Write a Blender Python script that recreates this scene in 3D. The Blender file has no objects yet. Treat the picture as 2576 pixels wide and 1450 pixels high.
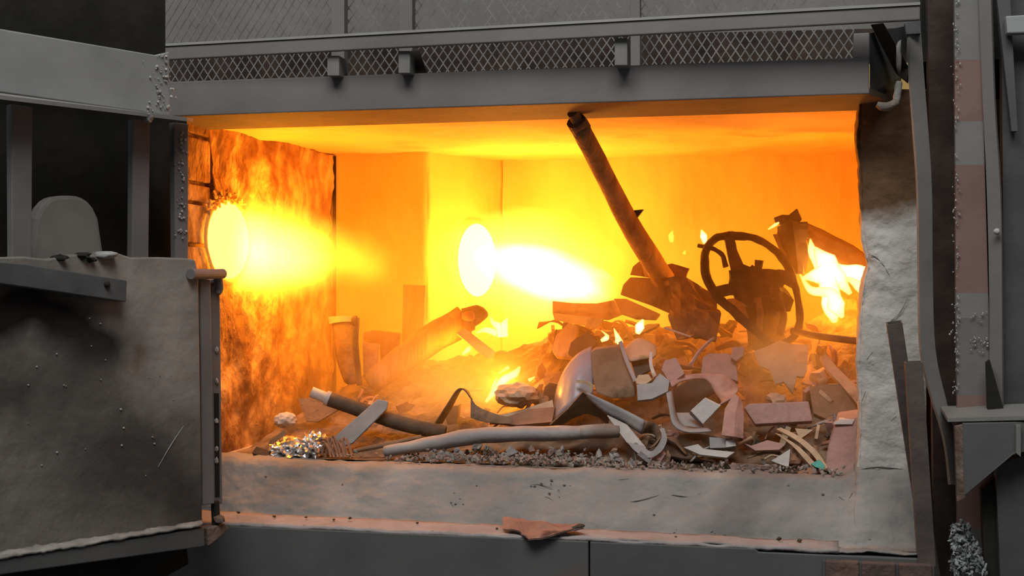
import bpy, math, random
from mathutils import Vector, Matrix, noise as mnoise
random.seed(7)
SC = bpy.context.scene
COL = SC.collection

# ------------------------------------------------------------------ camera
F_PX, ZC, YAW = 3150.0, 1.60, math.radians(12.5)
U0, V0 = 1288.0, 746.0
cam_d = bpy.data.cameras.new('camera')
cam_d.sensor_width = 36.0
cam_d.lens = 36.0 * F_PX / 2576.0
cam_d.shift_y = (V0 - 725.0) / 2576.0
cam = bpy.data.objects.new('camera', cam_d)
cam.location = (0, 0, ZC)
cam.rotation_euler = (math.radians(90), 0, YAW)
cam_d.clip_start = 0.05
COL.objects.link(cam)
SC.camera = cam

# ------------------------------------------------------------------ world, hall light, exposure
world = bpy.data.worlds.new('hall_air')
SC.world = world
world.use_nodes = True
bg = world.node_tree.nodes['Background']
bg.inputs[0].default_value = (0.95, 0.98, 1.0, 1)
bg.inputs[1].default_value = 0.10
def area(name, loc, target, size, power, col):
    l = bpy.data.lights.new(name, 'AREA')
    l.shape = 'RECTANGLE'; l.size, l.size_y = size
    l.energy = power; l.color = col
    o = bpy.data.objects.new(name, l)
    o.location = loc
    o.rotation_euler = (Vector(target) - Vector(loc)).to_track_quat('-Z', 'Y').to_euler()
    COL.objects.link(o)
    return o
area('hall_skylight', (-0.8, 0.1, 7.2), (-0.2, 4.3, 1.2), (6, 2.6), 440, (1.0, 0.98, 0.95))
SC.view_settings.view_transform = 'Standard'
SC.view_settings.look = 'None'
SC.view_settings.exposure = 0.0
SC.view_settings.gamma = 1.0
SC.view_settings.use_curve_mapping = False
SC.cycles.transparent_max_bounces = 40
SC.cycles.max_bounces = 7
SC.cycles.diffuse_bounces = 4
SC.cycles.sample_clamp_indirect = 12.0
SC.cycles.volume_step_rate = 2.0
SC.cycles.use_denoising = True
SC.cycles.use_adaptive_sampling = True
SC.cycles.adaptive_threshold = 0.03
SC.cycles.volume_bounces = 1
SC.cycles.volume_max_steps = 128

# ------------------------------------------------------------------ helpers: rays
CT, ST = math.cos(YAW), math.sin(YAW)
def ray(u, v):
    xc, zc = (u - U0) / F_PX, (V0 - v) / F_PX
    return Vector((-ST + xc * CT, CT + xc * ST, zc))
CAM = Vector((0, 0, ZC))
def R(u, v, Y):                       # the place on the plane y = Y seen along a line of sight
    d = ray(u, v)
    return CAM + d * (Y / d.y)
def RX(u, v, X):                      # same on the plane x = X
    d = ray(u, v)
    return CAM + d * (X / d.x)
def px(n, Y):                         # n picture points as metres at distance Y
    return n * Y / F_PX

# ------------------------------------------------------------------ helpers: materials
def nt_new(name):
    m = bpy.data.materials.new(name); m.use_nodes = True
    nt = m.node_tree
    return m, nt, nt.nodes['Principled BSDF'], nt.nodes['Material Output']
def mat(name, c1, c2=None, rough=0.8, scale=6.0, bump=0.25, metal=0.0, lo=0.35, hi=0.65, c3=None, scale3=1.6, lo3=0.5, hi3=0.62, bscale=None, stretch=None, spec=0.3):
    m, nt, b, out = nt_new(name)
    N, L = nt.nodes, nt.links
    tc = N.new('ShaderNodeTexCoord')
    mp = N.new('ShaderNodeMapping'); L.new(tc.outputs['Object'], mp.inputs[0])
    if stretch: mp.inputs['Scale'].default_value = stretch
    n1 = N.new('ShaderNodeTexNoise'); n1.inputs['Scale'].default_value = scale; n1.inputs['Detail'].default_value = 8
    L.new(mp.outputs[0], n1.inputs['Vector'])
    rp = N.new('ShaderNodeValToRGB')
    rp.color_ramp.elements[0].position = lo; rp.color_ramp.elements[1].position = hi
    rp.color_ramp.elements[0].color = (*c1, 1); rp.color_ramp.elements[1].color = (*(c2 or c1), 1)
    L.new(n1.outputs['Fac'], rp.inputs[0])
    colout = rp.outputs[0]
    if c3:
        n3 = N.new('ShaderNodeTexNoise'); n3.inputs['Scale'].default_value = scale3; n3.inputs['Detail'].default_value = 6
        L.new(mp.outputs[0], n3.inputs['Vector'])
        mr = N.new('ShaderNodeMapRange'); mr.inputs[1].default_value = lo3; mr.inputs[2].default_value = hi3
        L.new(n3.outputs['Fac'], mr.inputs[0])
        mx = N.new('ShaderNodeMix'); mx.data_type = 'RGBA'
        L.new(mr.outputs[0], mx.inputs[0]); L.new(colout, mx.inputs[6]); mx.inputs[7].default_value = (*c3, 1)
        colout = mx.outputs[2]
    L.new(colout, b.inputs['Base Color'])
    b.inputs['Roughness'].default_value = rough
    b.inputs['Metallic'].default_value = metal
    b.inputs['Specular IOR Level'].default_value = spec
    if bump:
        n2 = N.new('ShaderNodeTexNoise'); n2.inputs['Scale'].default_value = bscale or scale * 4; n2.inputs['Detail'].default_value = 8
        L.new(mp.outputs[0], n2.inputs['Vector'])
        bp = N.new('ShaderNodeBump'); bp.inputs['Strength'].default_value = bump; bp.inputs['Distance'].default_value = 0.02
        L.new(n2.outputs['Fac'], bp.inputs['Height']); L.new(bp.outputs[0], b.inputs['Normal'])
    return m
def flame_mat(name, col, strength):   # even glow through the thickness of a flame tongue
    m = bpy.data.materials.new(name); m.use_nodes = True
    nt = m.node_tree; nt.nodes.clear()
    out = nt.nodes.new('ShaderNodeOutputMaterial'); e = nt.nodes.new('ShaderNodeEmission')
    e.inputs[0].default_value = (*col, 1); e.inputs[1].default_value = strength
    nt.links.new(e.outputs[0], out.inputs['Volume'])
    return m
def jet_mat(name, col, strength, nscale=2.0, power=2.0, namt=0.6):   # glow thinning out towards the rim of a gas cloud
    m = bpy.data.materials.new(name); m.use_nodes = True
    nt = m.node_tree; nt.nodes.clear(); N, L = nt.nodes, nt.links
    out = N.new('ShaderNodeOutputMaterial'); e = N.new('ShaderNodeEmission')
    e.inputs[0].default_value = (*col, 1)
    tc = N.new('ShaderNodeTexCoord')
    ln = N.new('ShaderNodeVectorMath'); ln.operation = 'LENGTH'; L.new(tc.outputs['Object'], ln.inputs[0])
    nz = N.new('ShaderNodeTexNoise'); nz.inputs['Scale'].default_value = nscale; nz.inputs['Detail'].default_value = 4
    L.new(tc.outputs['Object'], nz.inputs['Vector'])
    a = N.new('ShaderNodeMath'); a.operation = 'MULTIPLY_ADD'; a.inputs[1].default_value = namt; a.inputs[2].default_value = -namt * 0.5
    L.new(nz.outputs['Fac'], a.inputs[0])
    s = N.new('ShaderNodeMath'); s.operation = 'ADD'; L.new(ln.outputs['Value'], s.inputs[0]); L.new(a.outputs[0], s.inputs[1])
    i = N.new('ShaderNodeMath'); i.operation = 'SUBTRACT'; i.inputs[0].default_value = 1.0; i.use_clamp = True; L.new(s.outputs[0], i.inputs[1])
    p = N.new('ShaderNodeMath'); p.operation = 'POWER'; p.inputs[1].default_value = power; L.new(i.outputs[0], p.inputs[0])
    q = N.new('ShaderNodeMath'); q.operation = 'MULTIPLY'; q.inputs[1].default_value = strength; L.new(p.outputs[0], q.inputs[0])
    L.new(q.outputs[0], e.inputs[1]); L.new(e.outputs[0], out.inputs['Volume'])
    return m
def glow_mat(name, col, strength):
    m = bpy.data.materials.new(name); m.use_nodes = True
    nt = m.node_tree; nt.nodes.clear()
    out = nt.nodes.new('ShaderNodeOutputMaterial'); e = nt.nodes.new('ShaderNodeEmission')
    e.inputs[0].default_value = (*col, 1); e.inputs[1].default_value = strength
    nt.links.new(e.outputs[0], out.inputs['Surface'])
    return m

M = {}
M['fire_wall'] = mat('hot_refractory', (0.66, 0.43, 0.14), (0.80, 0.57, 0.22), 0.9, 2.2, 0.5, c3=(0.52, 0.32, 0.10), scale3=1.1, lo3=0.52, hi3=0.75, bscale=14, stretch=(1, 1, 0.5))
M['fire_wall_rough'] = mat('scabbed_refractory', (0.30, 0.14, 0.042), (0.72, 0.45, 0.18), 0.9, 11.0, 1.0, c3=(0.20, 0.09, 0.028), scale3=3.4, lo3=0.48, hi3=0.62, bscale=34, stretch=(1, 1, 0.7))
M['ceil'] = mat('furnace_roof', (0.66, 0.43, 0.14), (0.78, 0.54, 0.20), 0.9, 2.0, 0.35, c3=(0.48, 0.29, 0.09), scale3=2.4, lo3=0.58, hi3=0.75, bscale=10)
M['hearth'] = mat('hearth_ash', (0.30, 0.24, 0.20), (0.48, 0.40, 0.34), 0.95, 9, 0.6)
M['jamb'] = mat('grey_refractory', (0.42, 0.41, 0.385), (0.57, 0.55, 0.515), 0.9, 3.0, 0.6, c3=(0.33, 0.315, 0.295), scale3=2.2, lo3=0.52, hi3=0.72, bscale=22)
def stained(name, base, z0, z1, col):   # soot stain over the upper part, with a ragged lower edge
    m = M[base].copy(); m.name = name; nt = m.node_tree; N, L = nt.nodes, nt.links
    b = N['Principled BSDF']; src = b.inputs['Base Color'].links[0].from_socket
    tc = N.new('ShaderNodeTexCoord'); sp = N.new('ShaderNodeSeparateXYZ'); L.new(tc.outputs['Object'], sp.inputs[0])
    nz = N.new('ShaderNodeTexNoise'); nz.inputs['Scale'].default_value = 5; nz.inputs['Detail'].default_value = 6; L.new(tc.outputs['Object'], nz.inputs[0])
    a = N.new('ShaderNodeMath'); a.operation = 'MULTIPLY_ADD'; a.inputs[1].default_value = .25; L.new(nz.outputs['Fac'], a.inputs[0]); L.new(sp.outputs[2], a.inputs[2])
    mr = N.new('ShaderNodeMapRange'); mr.inputs[1].default_value = z0 + .125; mr.inputs[2].default_value = z1 + .125; L.new(a.outputs[0], mr.inputs[0])
    mx = N.new('ShaderNodeMix'); mx.data_type = 'RGBA'; L.new(mr.outputs[0], mx.inputs[0]); L.new(src, mx.inputs[6]); mx.inputs[7].default_value = (*col, 1)
    L.new(mx.outputs[2], b.inputs['Base Color'])
    return m
def blot(name, base, org, pts, r0, r1, col, amt=1.0, nsc=9):   # smear of another tone along a line of places on a surface
    m = M[base].copy(); m.name = name; nt = m.node_tree; N, L = nt.nodes, nt.links
    b = N['Principled BSDF']; src = b.inputs['Base Color'].links[0].from_socket
    tc = N.new('ShaderNodeTexCoord')
    def vm(op, a, b_=None, c=None):
        n = N.new('ShaderNodeVectorMath'); n.operation = op
        for i, q in enumerate((a, b_, c)):
            if q is None: continue
            if isinstance(q, bpy.types.NodeSocket): L.new(q, n.inputs[i] if op != 'SCALE' or i == 0 else n.inputs[3])
            else: n.inputs[i].default_value = q
        return n
    def mt(op, a, b_=None, clamp=False):
        n = N.new('ShaderNodeMath'); n.operation = op; n.use_clamp = clamp
        for i, q in enumerate((a, b_)):
            if q is None: continue
            if isinstance(q, bpy.types.NodeSocket): L.new(q, n.inputs[i])
            else: n.inputs[i].default_value = q
        return n.outputs[0]
    best = None
    for A_, B_ in zip(pts, pts[1:]):
        a, ba = Vector(A_) - org, Vector(B_) - Vector(A_)
        pa = vm('SUBTRACT', tc.outputs['Object'], tuple(a)).outputs[0]
        t = mt('DIVIDE', vm('DOT_PRODUCT', pa, tuple(ba)).outputs['Value'], ba.length_squared, True)
        s = N.new('ShaderNodeVectorMath'); s.operation = 'SCALE'; s.inputs[0].default_value = tuple(ba); L.new(t, s.inputs[3])
        d = vm('LENGTH', vm('SUBTRACT', pa, s.outputs[0]).outputs[0]).outputs['Value']
        best = d if best is None else mt('MINIMUM', best, d)
    nz = N.new('ShaderNodeTexNoise'); nz.inputs['Scale'].default_value = nsc; nz.inputs['Detail'].default_value = 6; L.new(tc.outputs['Object'], nz.inputs[0])
    dd = mt('ADD', best, mt('MULTIPLY', mt('SUBTRACT', nz.outputs['Fac'], .5), (r1 - r0) * 1.2))
    mr = N.new('ShaderNodeMapRange'); mr.inputs[1].default_value = r1; mr.inputs[2].default_value = r0; mr.inputs[4].default_value = amt; L.new(dd, mr.inputs[0])
    mx = N.new('ShaderNodeMix'); mx.data_type = 'RGBA'; L.new(mr.outputs[0], mx.inputs[0]); L.new(src, mx.inputs[6]); mx.inputs[7].default_value = (*col, 1)
    L.new(mx.outputs[2], b.inputs['Base Color'])
    M[name] = m
    return m
M['sill'] = mat('sill_refractory', (0.21, 0.205, 0.195), (0.30, 0.29, 0.275), 0.9, 3.0, 0.6, c3=(0.17, 0.163, 0.155), scale3=2.6, lo3=0.50, hi3=0.70, bscale=22)
M['dust'] = mat('pink_dust', (0.26, 0.235, 0.23), (0.33, 0.305, 0.30), 0.95, 9, 0.4)
M['steel'] = mat('grey_painted_steel', (0.140, 0.132, 0.130), (0.178, 0.168, 0.165), 0.55, 3, 0.06, bscale=30)
M['steel_dark'] = mat('dark_steel', (0.055, 0.058, 0.06), (0.085, 0.088, 0.09), 0.6, 4, 0.1, bscale=30)
M['plate'] = mat('face_plate', (0.080, 0.083, 0.084), (0.115, 0.117, 0.116), 0.6, 2.5, 0.1, c3=(0.15, 0.085, 0.065), scale3=2.0, lo3=0.58, hi3=0.72)
M['flat_black'] = mat('near_black', (0.010, 0.010, 0.008), (0.022, 0.020, 0.016), 0.85, 5, 0.2)  # near black for dark parts, also for shade in the door's recess and underside
M['brown_dark'] = mat('scorched_brown_steel', (0.030, 0.020, 0.016), (0.060, 0.042, 0.034), 0.8, 8, 0.2)  # dark brown steel tone, also used to paint in shade on the steelwork
M['column'] = mat('column_steel', (0.155, 0.155, 0.15), (0.205, 0.20, 0.19), 0.6, 4, 0.1)
M['primer'] = mat('red_primer', (0.17, 0.105, 0.095), (0.22, 0.14, 0.125), 0.75, 5, 0.1)
M['rust'] = mat('rusty_edge', (0.11, 0.07, 0.05), (0.20, 0.15, 0.12), 0.85, 14, 0.4)
M['cladding'] = mat('upper_cladding', (0.14, 0.138, 0.134), (0.18, 0.177, 0.172), 0.7, 2, 0.1)
M['mesh'] = mat('expanded_metal', (0.12, 0.118, 0.115), (0.20, 0.197, 0.19), 0.5, 20, 0.0)
M['speck'] = mat('pale_spatter', (0.28, 0.28, 0.27), (0.42, 0.42, 0.41), 0.7, 20, 0.2)

# ------------------------------------------------------------------ helpers: objects
ORG = {}
def empty(name, label, cat, loc, group=None):
    o = bpy.data.objects.new(name, None)
    o.empty_display_size = 0.05
    o.location = loc; COL.objects.link(o)
    o['label'] = label; o['category'] = cat
    if group: o['group'] = group
    ORG[o.name] = Vector(loc)
    return o
def obj(name, geo, material, parent=None, smooth=False, bevel=0.0, label=None, cat=None, group=None, kind=None, mats=None):
    verts, faces = geo[0], geo[1]
    if parent is None:
        n = len(verts)
        org = Vector((sum(v[0] for v in verts) / n, sum(v[1] for v in verts) / n, min(v[2] for v in verts)))
    else:
        org = ORG[parent.name]
    me = bpy.data.meshes.new(name)
    me.from_pydata([tuple(Vector(v) - org) for v in verts], [], faces)
    me.validate(); me.update()
    import bmesh
    bm = bmesh.new(); bm.from_mesh(me); bmesh.ops.recalc_face_normals(bm, faces=bm.faces); bm.to_mesh(me); bm.free()
    if smooth: me.polygons.foreach_set('use_smooth', [True] * len(me.polygons))
    me.materials.append(material)
    o = bpy.data.objects.new(name, me)
    COL.objects.link(o)
    if parent is None: o.location = org
    else:
        o.parent = parent
    ORG[o.name] = org
    if bevel:
        b = o.modifiers.new('bevel', 'BEVEL'); b.width = bevel; b.segments = 2; b.limit_method = 'ANGLE'
    if label: o['label'] = label
    if cat: o['category'] = cat
    if group: o['group'] = group
    if kind: o['kind'] = kind
    return o
def struct(name, geo, material, **k): return obj(name, geo, material, kind='structure', **k)

# ------------------------------------------------------------------ helpers: shapes (lists of verts and faces)
def join(*gs):
    V, Fc = [], []
    for g in gs:
        n = len(V); V += [Vector(v) for v in g[0]]; Fc += [tuple(i + n for i in f) for f in g[1]]
    return V, Fc
def prism(pts, off):
    pts = [Vector(p) for p in pts]; off = Vector(off); n = len(pts)
    V = pts + [p + off for p in pts]
    Fc = [tuple(range(n)), tuple(range(2 * n - 1, n - 1, -1))] + [(i, (i + 1) % n, n + (i + 1) % n, n + i) for i in range(n)]
    return V, Fc
def fbox(poly, Y, depth):             # outline seen from the front on plane(s) Y, extruded into the scene
    if not isinstance(Y, (list, tuple)): Y = [Y] * len(poly)
    return prism([R(u, v, y) for (u, v), y in zip(poly, Y)], (0, depth, 0))
def cr(pts, n, lin=False):
    pts = [Vector(p) for p in pts]
    if len(pts) == 2 or lin:
        out = []
        for a, b in zip(pts, pts[1:]):
            for i in range(n): out.append(a.lerp(b, i / n))
        return out + [pts[-1]]
    P = [2 * pts[0] - pts[1]] + pts + [2 * pts[-1] - pts[-2]]
    out = []
    for k in range(1, len(P) - 2):
        p0, p1, p2, p3 = P[k - 1:k + 3]
        for i in range(n):
            t = i / n
            out.append(0.5 * (2 * p1 + (p2 - p0) * t + (2 * p0 - 5 * p1 + 4 * p2 - p3) * t * t + (3 * p1 - p0 - 3 * p2 + p3) * t ** 3))
    return out + [pts[-1]]
def sheet3(rows, thick=0.006, n=5, m=4, lin=False, wob=0.0, wscale=6.0, seed=0):   # bent sheet through a grid of points, with thickness
    cols = [cr(r, m, lin) for r in rows]
    grid = list(zip(*[cr(c, n, lin) for c in zip(*cols)]))
    a, b = len(grid), len(grid[0])
    g = [[Vector(p) for p in r] for r in grid]
    nor = [[None] * b for _ in range(a)]
    for i in range(a):
        for j in range(b):
            du = g[min(i + 1, a - 1)][j] - g[max(i - 1, 0)][j]
            dv = g[i][min(j + 1, b - 1)] - g[i][max(j - 1, 0)]
            k = du.cross(dv)
            nor[i][j] = k.normalized() if k.length > 1e-9 else Vector((0, -1, 0))
    if wob:
        for i in range(a):
            for j in range(b):
                q = g[i][j] * wscale + Vector((seed * 3.1, 0, 0))
                g[i][j] = g[i][j] + nor[i][j] * wob * (mnoise.noise(q) + .5 * mnoise.noise(q * 3.1) + .3 * mnoise.noise(q * 7.7))
    V = [g[i][j] + nor[i][j] * thick / 2 for i in range(a) for j in range(b)] + [g[i][j] - nor[i][j] * thick / 2 for i in range(a) for j in range(b)]
    o = a * b; Fc = []
    ix = lambda i, j: i * b + j
    for i in range(a - 1):
        for j in range(b - 1):
            Fc.append((ix(i, j), ix(i + 1, j), ix(i + 1, j + 1), ix(i, j + 1)))
            Fc.append((o + ix(i, j), o + ix(i, j + 1), o + ix(i + 1, j + 1), o + ix(i + 1, j)))
    for j in range(b - 1):
        Fc.append((ix(0, j), ix(0, j + 1), o + ix(0, j + 1), o + ix(0, j)))
        Fc.append((ix(a - 1, j), o + ix(a - 1, j), o + ix(a - 1, j + 1), ix(a - 1, j + 1)))
    for i in range(a - 1):
        Fc.append((ix(i, 0), o + ix(i, 0), o + ix(i + 1, 0), ix(i + 1, 0)))
        Fc.append((ix(i, b - 1), ix(i + 1, b - 1), o + ix(i + 1, b - 1), o + ix(i, b - 1)))
    return V, Fc
def sheet(rows, **k):                 # rows of (u, v, Y)
    return sheet3([[R(*p) for p in r] for r in rows], **k)
def tube3(path, rad, sides=12, n=4, hollow=0.0, wob=0.0, wscale=8.0, lin=False, flat=1.0):
    pts = cr(path, n, lin) if len(path) > 1 else path
    if not isinstance(rad, (list, tuple)): rad = [rad] * len(path)
    rr = [r.x for r in cr([Vector((r, 0, 0)) for r in rad], n, True)]
    k = len(pts)
    t = [(pts[min(i + 1, k - 1)] - pts[max(i - 1, 0)]).normalized() for i in range(k)]
    up = Vector((0, 0, 1)) if abs(t[0].z) < 0.9 else Vector((0, 1, 0))
    x = t[0].cross(up).normalized()
    V, Fc = [], []
    for i in range(k):
        x = (x - t[i] * x.dot(t[i])).normalized(); y = t[i].cross(x)
        for s in range(sides):
            a = 2 * math.pi * s / sides
            d = x * math.cos(a) + y * math.sin(a) * flat
            r = rr[i]
            if wob: r *= 1 + wob * mnoise.noise((pts[i] + d * r) * wscale)
            V.append(pts[i] + d * r)
    for i in range(k - 1):
        for s in range(sides):
            Fc.append((i * sides + s, i * sides + (s + 1) % sides, (i + 1) * sides + (s + 1) % sides, (i + 1) * sides + s))
    if not hollow:
        Fc.append(tuple(range(sides - 1, -1, -1))); Fc.append(tuple((k - 1) * sides + s for s in range(sides)))
    else:
        base = len(V)
        for e, sg in ((0, 1), (k - 1, -1)):
            c = pts[e]; ring = [c + (V[e * sides + s] - c) * hollow for s in range(sides)]
            deep = [p + t[e] * sg * rr[e] * 2.5 for p in ring]
            b0 = len(V); V += ring + deep
            for s in range(sides):
                s2 = (s + 1) % sides
                Fc.append((e * sides + s, e * sides + s2, b0 + s2, b0 + s))
                Fc.append((b0 + s, b0 + s2, b0 + sides + s2, b0 + sides + s))
            Fc.append(tuple(b0 + sides + s for s in range(sides)))
    return V, Fc
def tube(path, rpx, **k):             # path of (u, v, Y), radius in picture points
    P = [R(*p) for p in path]
    if not isinstance(rpx, (list, tuple)): rpx = [rpx] * len(path)
    return tube3(P, [px(r, p[2]) for r, p in zip(rpx, path)], **k)
import bmesh as _bm
_ICO = {}
def ico(sub):
    if sub not in _ICO:
        b = _bm.new(); _bm.ops.create_icosphere(b, subdivisions=sub, radius=1)
        b.verts.ensure_lookup_table()
        _ICO[sub] = ([v.co.copy() for v in b.verts], [tuple(v.index for v in f.verts) for f in b.faces]); b.free()
    return _ICO[sub]
def blob(c, size, sub=2, rough=0.3, nscale=1.5, seed=0, rot=None):
    V, Fc = ico(sub); sz = Vector(size) if not isinstance(size, (int, float)) else Vector((size,) * 3)
    rot = rot or Matrix.Identity(3); off = Vector((seed * 7.3, seed * 1.7, -seed * 2.9))
    out = []
    for v in V:
        r = 1 + rough * mnoise.noise(v * nscale + off)
        out.append(Vector(c) + rot @ Vector((v.x * sz.x * r, v.y * sz.y * r, v.z * sz.z * r)))
    return out, Fc
def rrot(rng):
    from mathutils import Euler
    return Euler((rng.uniform(0, 6.28), rng.uniform(0, 6.28), rng.uniform(0, 6.28))).to_matrix()
def cbox(c, size, rot=None, jit=0.0, rng=random):
    rot = rot or Matrix.Identity(3)
    V = [Vector(c) + rot @ Vector((sx * size[0] / 2 * (1 + rng.uniform(-jit, jit)), sy * size[1] / 2 * (1 + rng.uniform(-jit, jit)), sz * size[2] / 2 * (1 + rng.uniform(-jit, jit)))) for sx in (-1, 1) for sy in (-1, 1) for sz in (-1, 1)]
    return V, [(0, 1, 3, 2), (4, 6, 7, 5), (0, 4, 5, 1), (2, 3, 7, 6), (0, 2, 6, 4), (1, 5, 7, 3)]

# ================================================================== the furnace shell
XL = R(478, 750, 4.5).x
YP = RX(838, 750, XL).y               # where the left wall meets the slab that faces the opening
YB = 6.75                             # back wall
HZ = R(1350, 1178, 4.5).z             # level of the hearth
XR = R(2290, 750, YB).x
zc_f = R(1200, 294, 4.62).z
P_FL, P_FR = R(462, 318, 4.62), R(2420, 252, 4.62)
P_A, P_B, P_C, P_BR = R(838, 395, YP), R(1075, 396, YP), R(1265, 408, YB), R(2330, 378, YB)
P_A0 = Vector((XL - 0.1, P_A.y, P_A.z)); P_FL0 = Vector((XL - 0.1, P_FL.y, P_FL.z))
ZC0 = P_FL.z + .003
def ceil_z(y): return ZC0 + (y - 4.62) * .029
def ceil_geo():
    V = []
    nx, ny = 60, 40
    for j in range(ny + 1):
        for i in range(nx + 1):
            x, y = XL - .1 + (XR + .35 - XL) * i / nx, 4.62 + (YB + .12 - 4.62) * j / ny
            V.append(Vector((x, y, ceil_z(y) + .010 * mnoise.fractal(Vector((x * 3, y * 3, 4)), 1, 2, 4) * min(1, j / 3))))
    o = len(V); V = V + [Vector((v.x, v.y, v.z + .14)) for v in V]
    ix = lambda i, j: j * (nx + 1) + i
    Fc = [(ix(i, j), ix(i, j + 1), ix(i + 1, j + 1), ix(i + 1, j)) for j in range(ny) for i in range(nx)]
    Fc += [tuple(o + k for k in reversed(f)) for f in Fc]
    Fc += [(ix(i, 0), ix(i + 1, 0), o + ix(i + 1, 0), o + ix(i, 0)) for i in range(nx)]
    return V, Fc
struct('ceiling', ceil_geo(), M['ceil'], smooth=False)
ztop = P_FL.z + 0.06
def wall_grid(p, q, z0, z1, nu, nv, nrm, amp, sc, seed, thick=0.1):
    p, q, nrm = Vector(p), Vector(q), Vector(nrm)
    V = []
    for j in range(nv + 1):
        for i in range(nu + 1):
            a = p.lerp(q, i / nu); a.z = z0 + (z1 - z0) * j / nv
            k = a * sc + Vector((seed * 5, 0, 0))
            h = mnoise.fractal(k, 1.0, 2.0, 5)
            V.append(a + nrm * amp * h)
    o = len(V); V = V + [v - nrm * thick for v in V]
    ix = lambda i, j: j * (nu + 1) + i
    Fc = []
    for j in range(nv):
        for i in range(nu):
            Fc.append((ix(i, j), ix(i + 1, j), ix(i + 1, j + 1), ix(i, j + 1)))
            Fc.append((o + ix(i, j), o + ix(i, j + 1), o + ix(i + 1, j + 1), o + ix(i + 1, j)))
    for j in range(nv):
        for i in (0, nu): Fc.append((ix(i, j), ix(i, j + 1), o + ix(i, j + 1), o + ix(i, j)))
    for i in range(nu):
        for j in (0, nv): Fc.append((ix(i, j), ix(i + 1, j), o + ix(i + 1, j), o + ix(i, j)))
    return V, Fc
zlo = HZ - 0.12
YJ = RX(532, 750, XL).y               # end of the brick-built jamb on the left
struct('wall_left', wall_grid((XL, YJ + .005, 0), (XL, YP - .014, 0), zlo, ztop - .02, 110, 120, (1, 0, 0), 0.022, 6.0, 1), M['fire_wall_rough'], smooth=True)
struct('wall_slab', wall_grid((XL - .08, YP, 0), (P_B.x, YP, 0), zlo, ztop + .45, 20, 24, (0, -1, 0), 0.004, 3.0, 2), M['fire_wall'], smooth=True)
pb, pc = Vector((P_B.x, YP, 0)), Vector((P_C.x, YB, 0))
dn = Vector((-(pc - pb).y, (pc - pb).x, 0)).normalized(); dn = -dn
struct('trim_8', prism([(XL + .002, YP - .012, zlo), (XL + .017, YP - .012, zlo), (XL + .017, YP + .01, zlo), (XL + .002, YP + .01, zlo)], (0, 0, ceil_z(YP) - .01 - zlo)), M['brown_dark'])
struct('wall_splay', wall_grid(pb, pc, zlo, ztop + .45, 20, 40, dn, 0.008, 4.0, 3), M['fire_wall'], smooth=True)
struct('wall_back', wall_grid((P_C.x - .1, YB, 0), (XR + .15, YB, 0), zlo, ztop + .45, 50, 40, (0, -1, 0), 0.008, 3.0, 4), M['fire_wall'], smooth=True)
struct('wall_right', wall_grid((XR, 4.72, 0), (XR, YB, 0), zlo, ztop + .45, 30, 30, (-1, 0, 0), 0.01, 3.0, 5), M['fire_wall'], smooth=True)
struct('floor', prism([(XL - .1, 4.62, HZ - .02), (XR + .1, 4.62, HZ - .02), (XR + .1, YB + .1, HZ - .02), (XL - .1, YB + .1, HZ - .02)], (0, 0, -.1)), M['hearth'])
struct('floor_hall', prism([(-7, -6, 0), (7, -6, 0), (7, 8, 0), (-7, 8, 0)], (0, 0, -.1)), M['steel_dark'])
# brick-built jamb at the front of the left wall: courses with recessed joints
jr = struct('trim_1', prism([(XL - .12, 4.38, zlo), (XL - .03, 4.38, zlo), (XL - .03, YJ, zlo), (XL - .12, YJ, zlo)], (0, 0, ztop - .05 - zlo)), M['fire_wall_rough'])
vv = [250, 345, 462, 512, 618, 705, 800, 890, 985, 1080, 1180]
rng = random.Random(3)
for a, b in zip(vv, vv[1:]):
    za, zb = RX(505, a + 5, XL).z, RX(505, b - 5, XL).z
    f = rng.uniform(-.006, .006)
    obj('brick', prism([(XL - .06, 4.385, zb), (XL + f, 4.385, zb), (XL + f, YJ - .008, zb), (XL - .06, YJ - .008, zb)], (0, 0, za - zb)), M['fire_wall_rough'], jr, bevel=.006)
# sill: a worn refractory bank in front of the hearth
us = [430, 500, 560, 630, 700, 800, 900, 1010, 1130, 1260, 1400, 1550, 1700, 1850, 2000, 2090, 2115, 2135, 2150, 2163, 2230, 2320]
def itp(u, T):
    for (a, p), (b, q) in zip(T, T[1:]):
        if u <= b: return p + (q - p) * (u - a) / (b - a)
    return T[-1][1]
lipT = [(430, 1150), (560, 1154), (700, 1163), (900, 1173), (1130, 1181), (1400, 1184), (1700, 1192), (2000, 1204), (2115, 1206), (2135, 1202), (2150, 1193), (2163, 1180), (2320, 1182)]
rows = []
for u in us:
    l = itp(u, lipT); b_ = 1296 + (u - 560) * .050; f_ = 1322 + (u - 565) * .0427
    back = R(u, l, 4.5); back.y = 4.72; back.z = max(HZ - .03, back.z - 0.01) if u < 2130 else back.z
    r = [back, Vector((back.x, 4.56, back.z + .012)), R(u, l + 4, 4.495), R(u, l * .75 + b_ * .25, 4.455), R(u, l * .5 + b_ * .5, 4.41), R(u, l * .22 + b_ * .78, 4.36), R(u, b_ - 4, 4.33), R(u, b_ + 6, 4.28), R(u, f_ - 1, 4.152)]
    rows.append(r)
sill = struct('wall_front', sheet3(rows, thick=.006, n=9, m=9, wob=.011, wscale=6), M['sill'], smooth=True)
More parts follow.
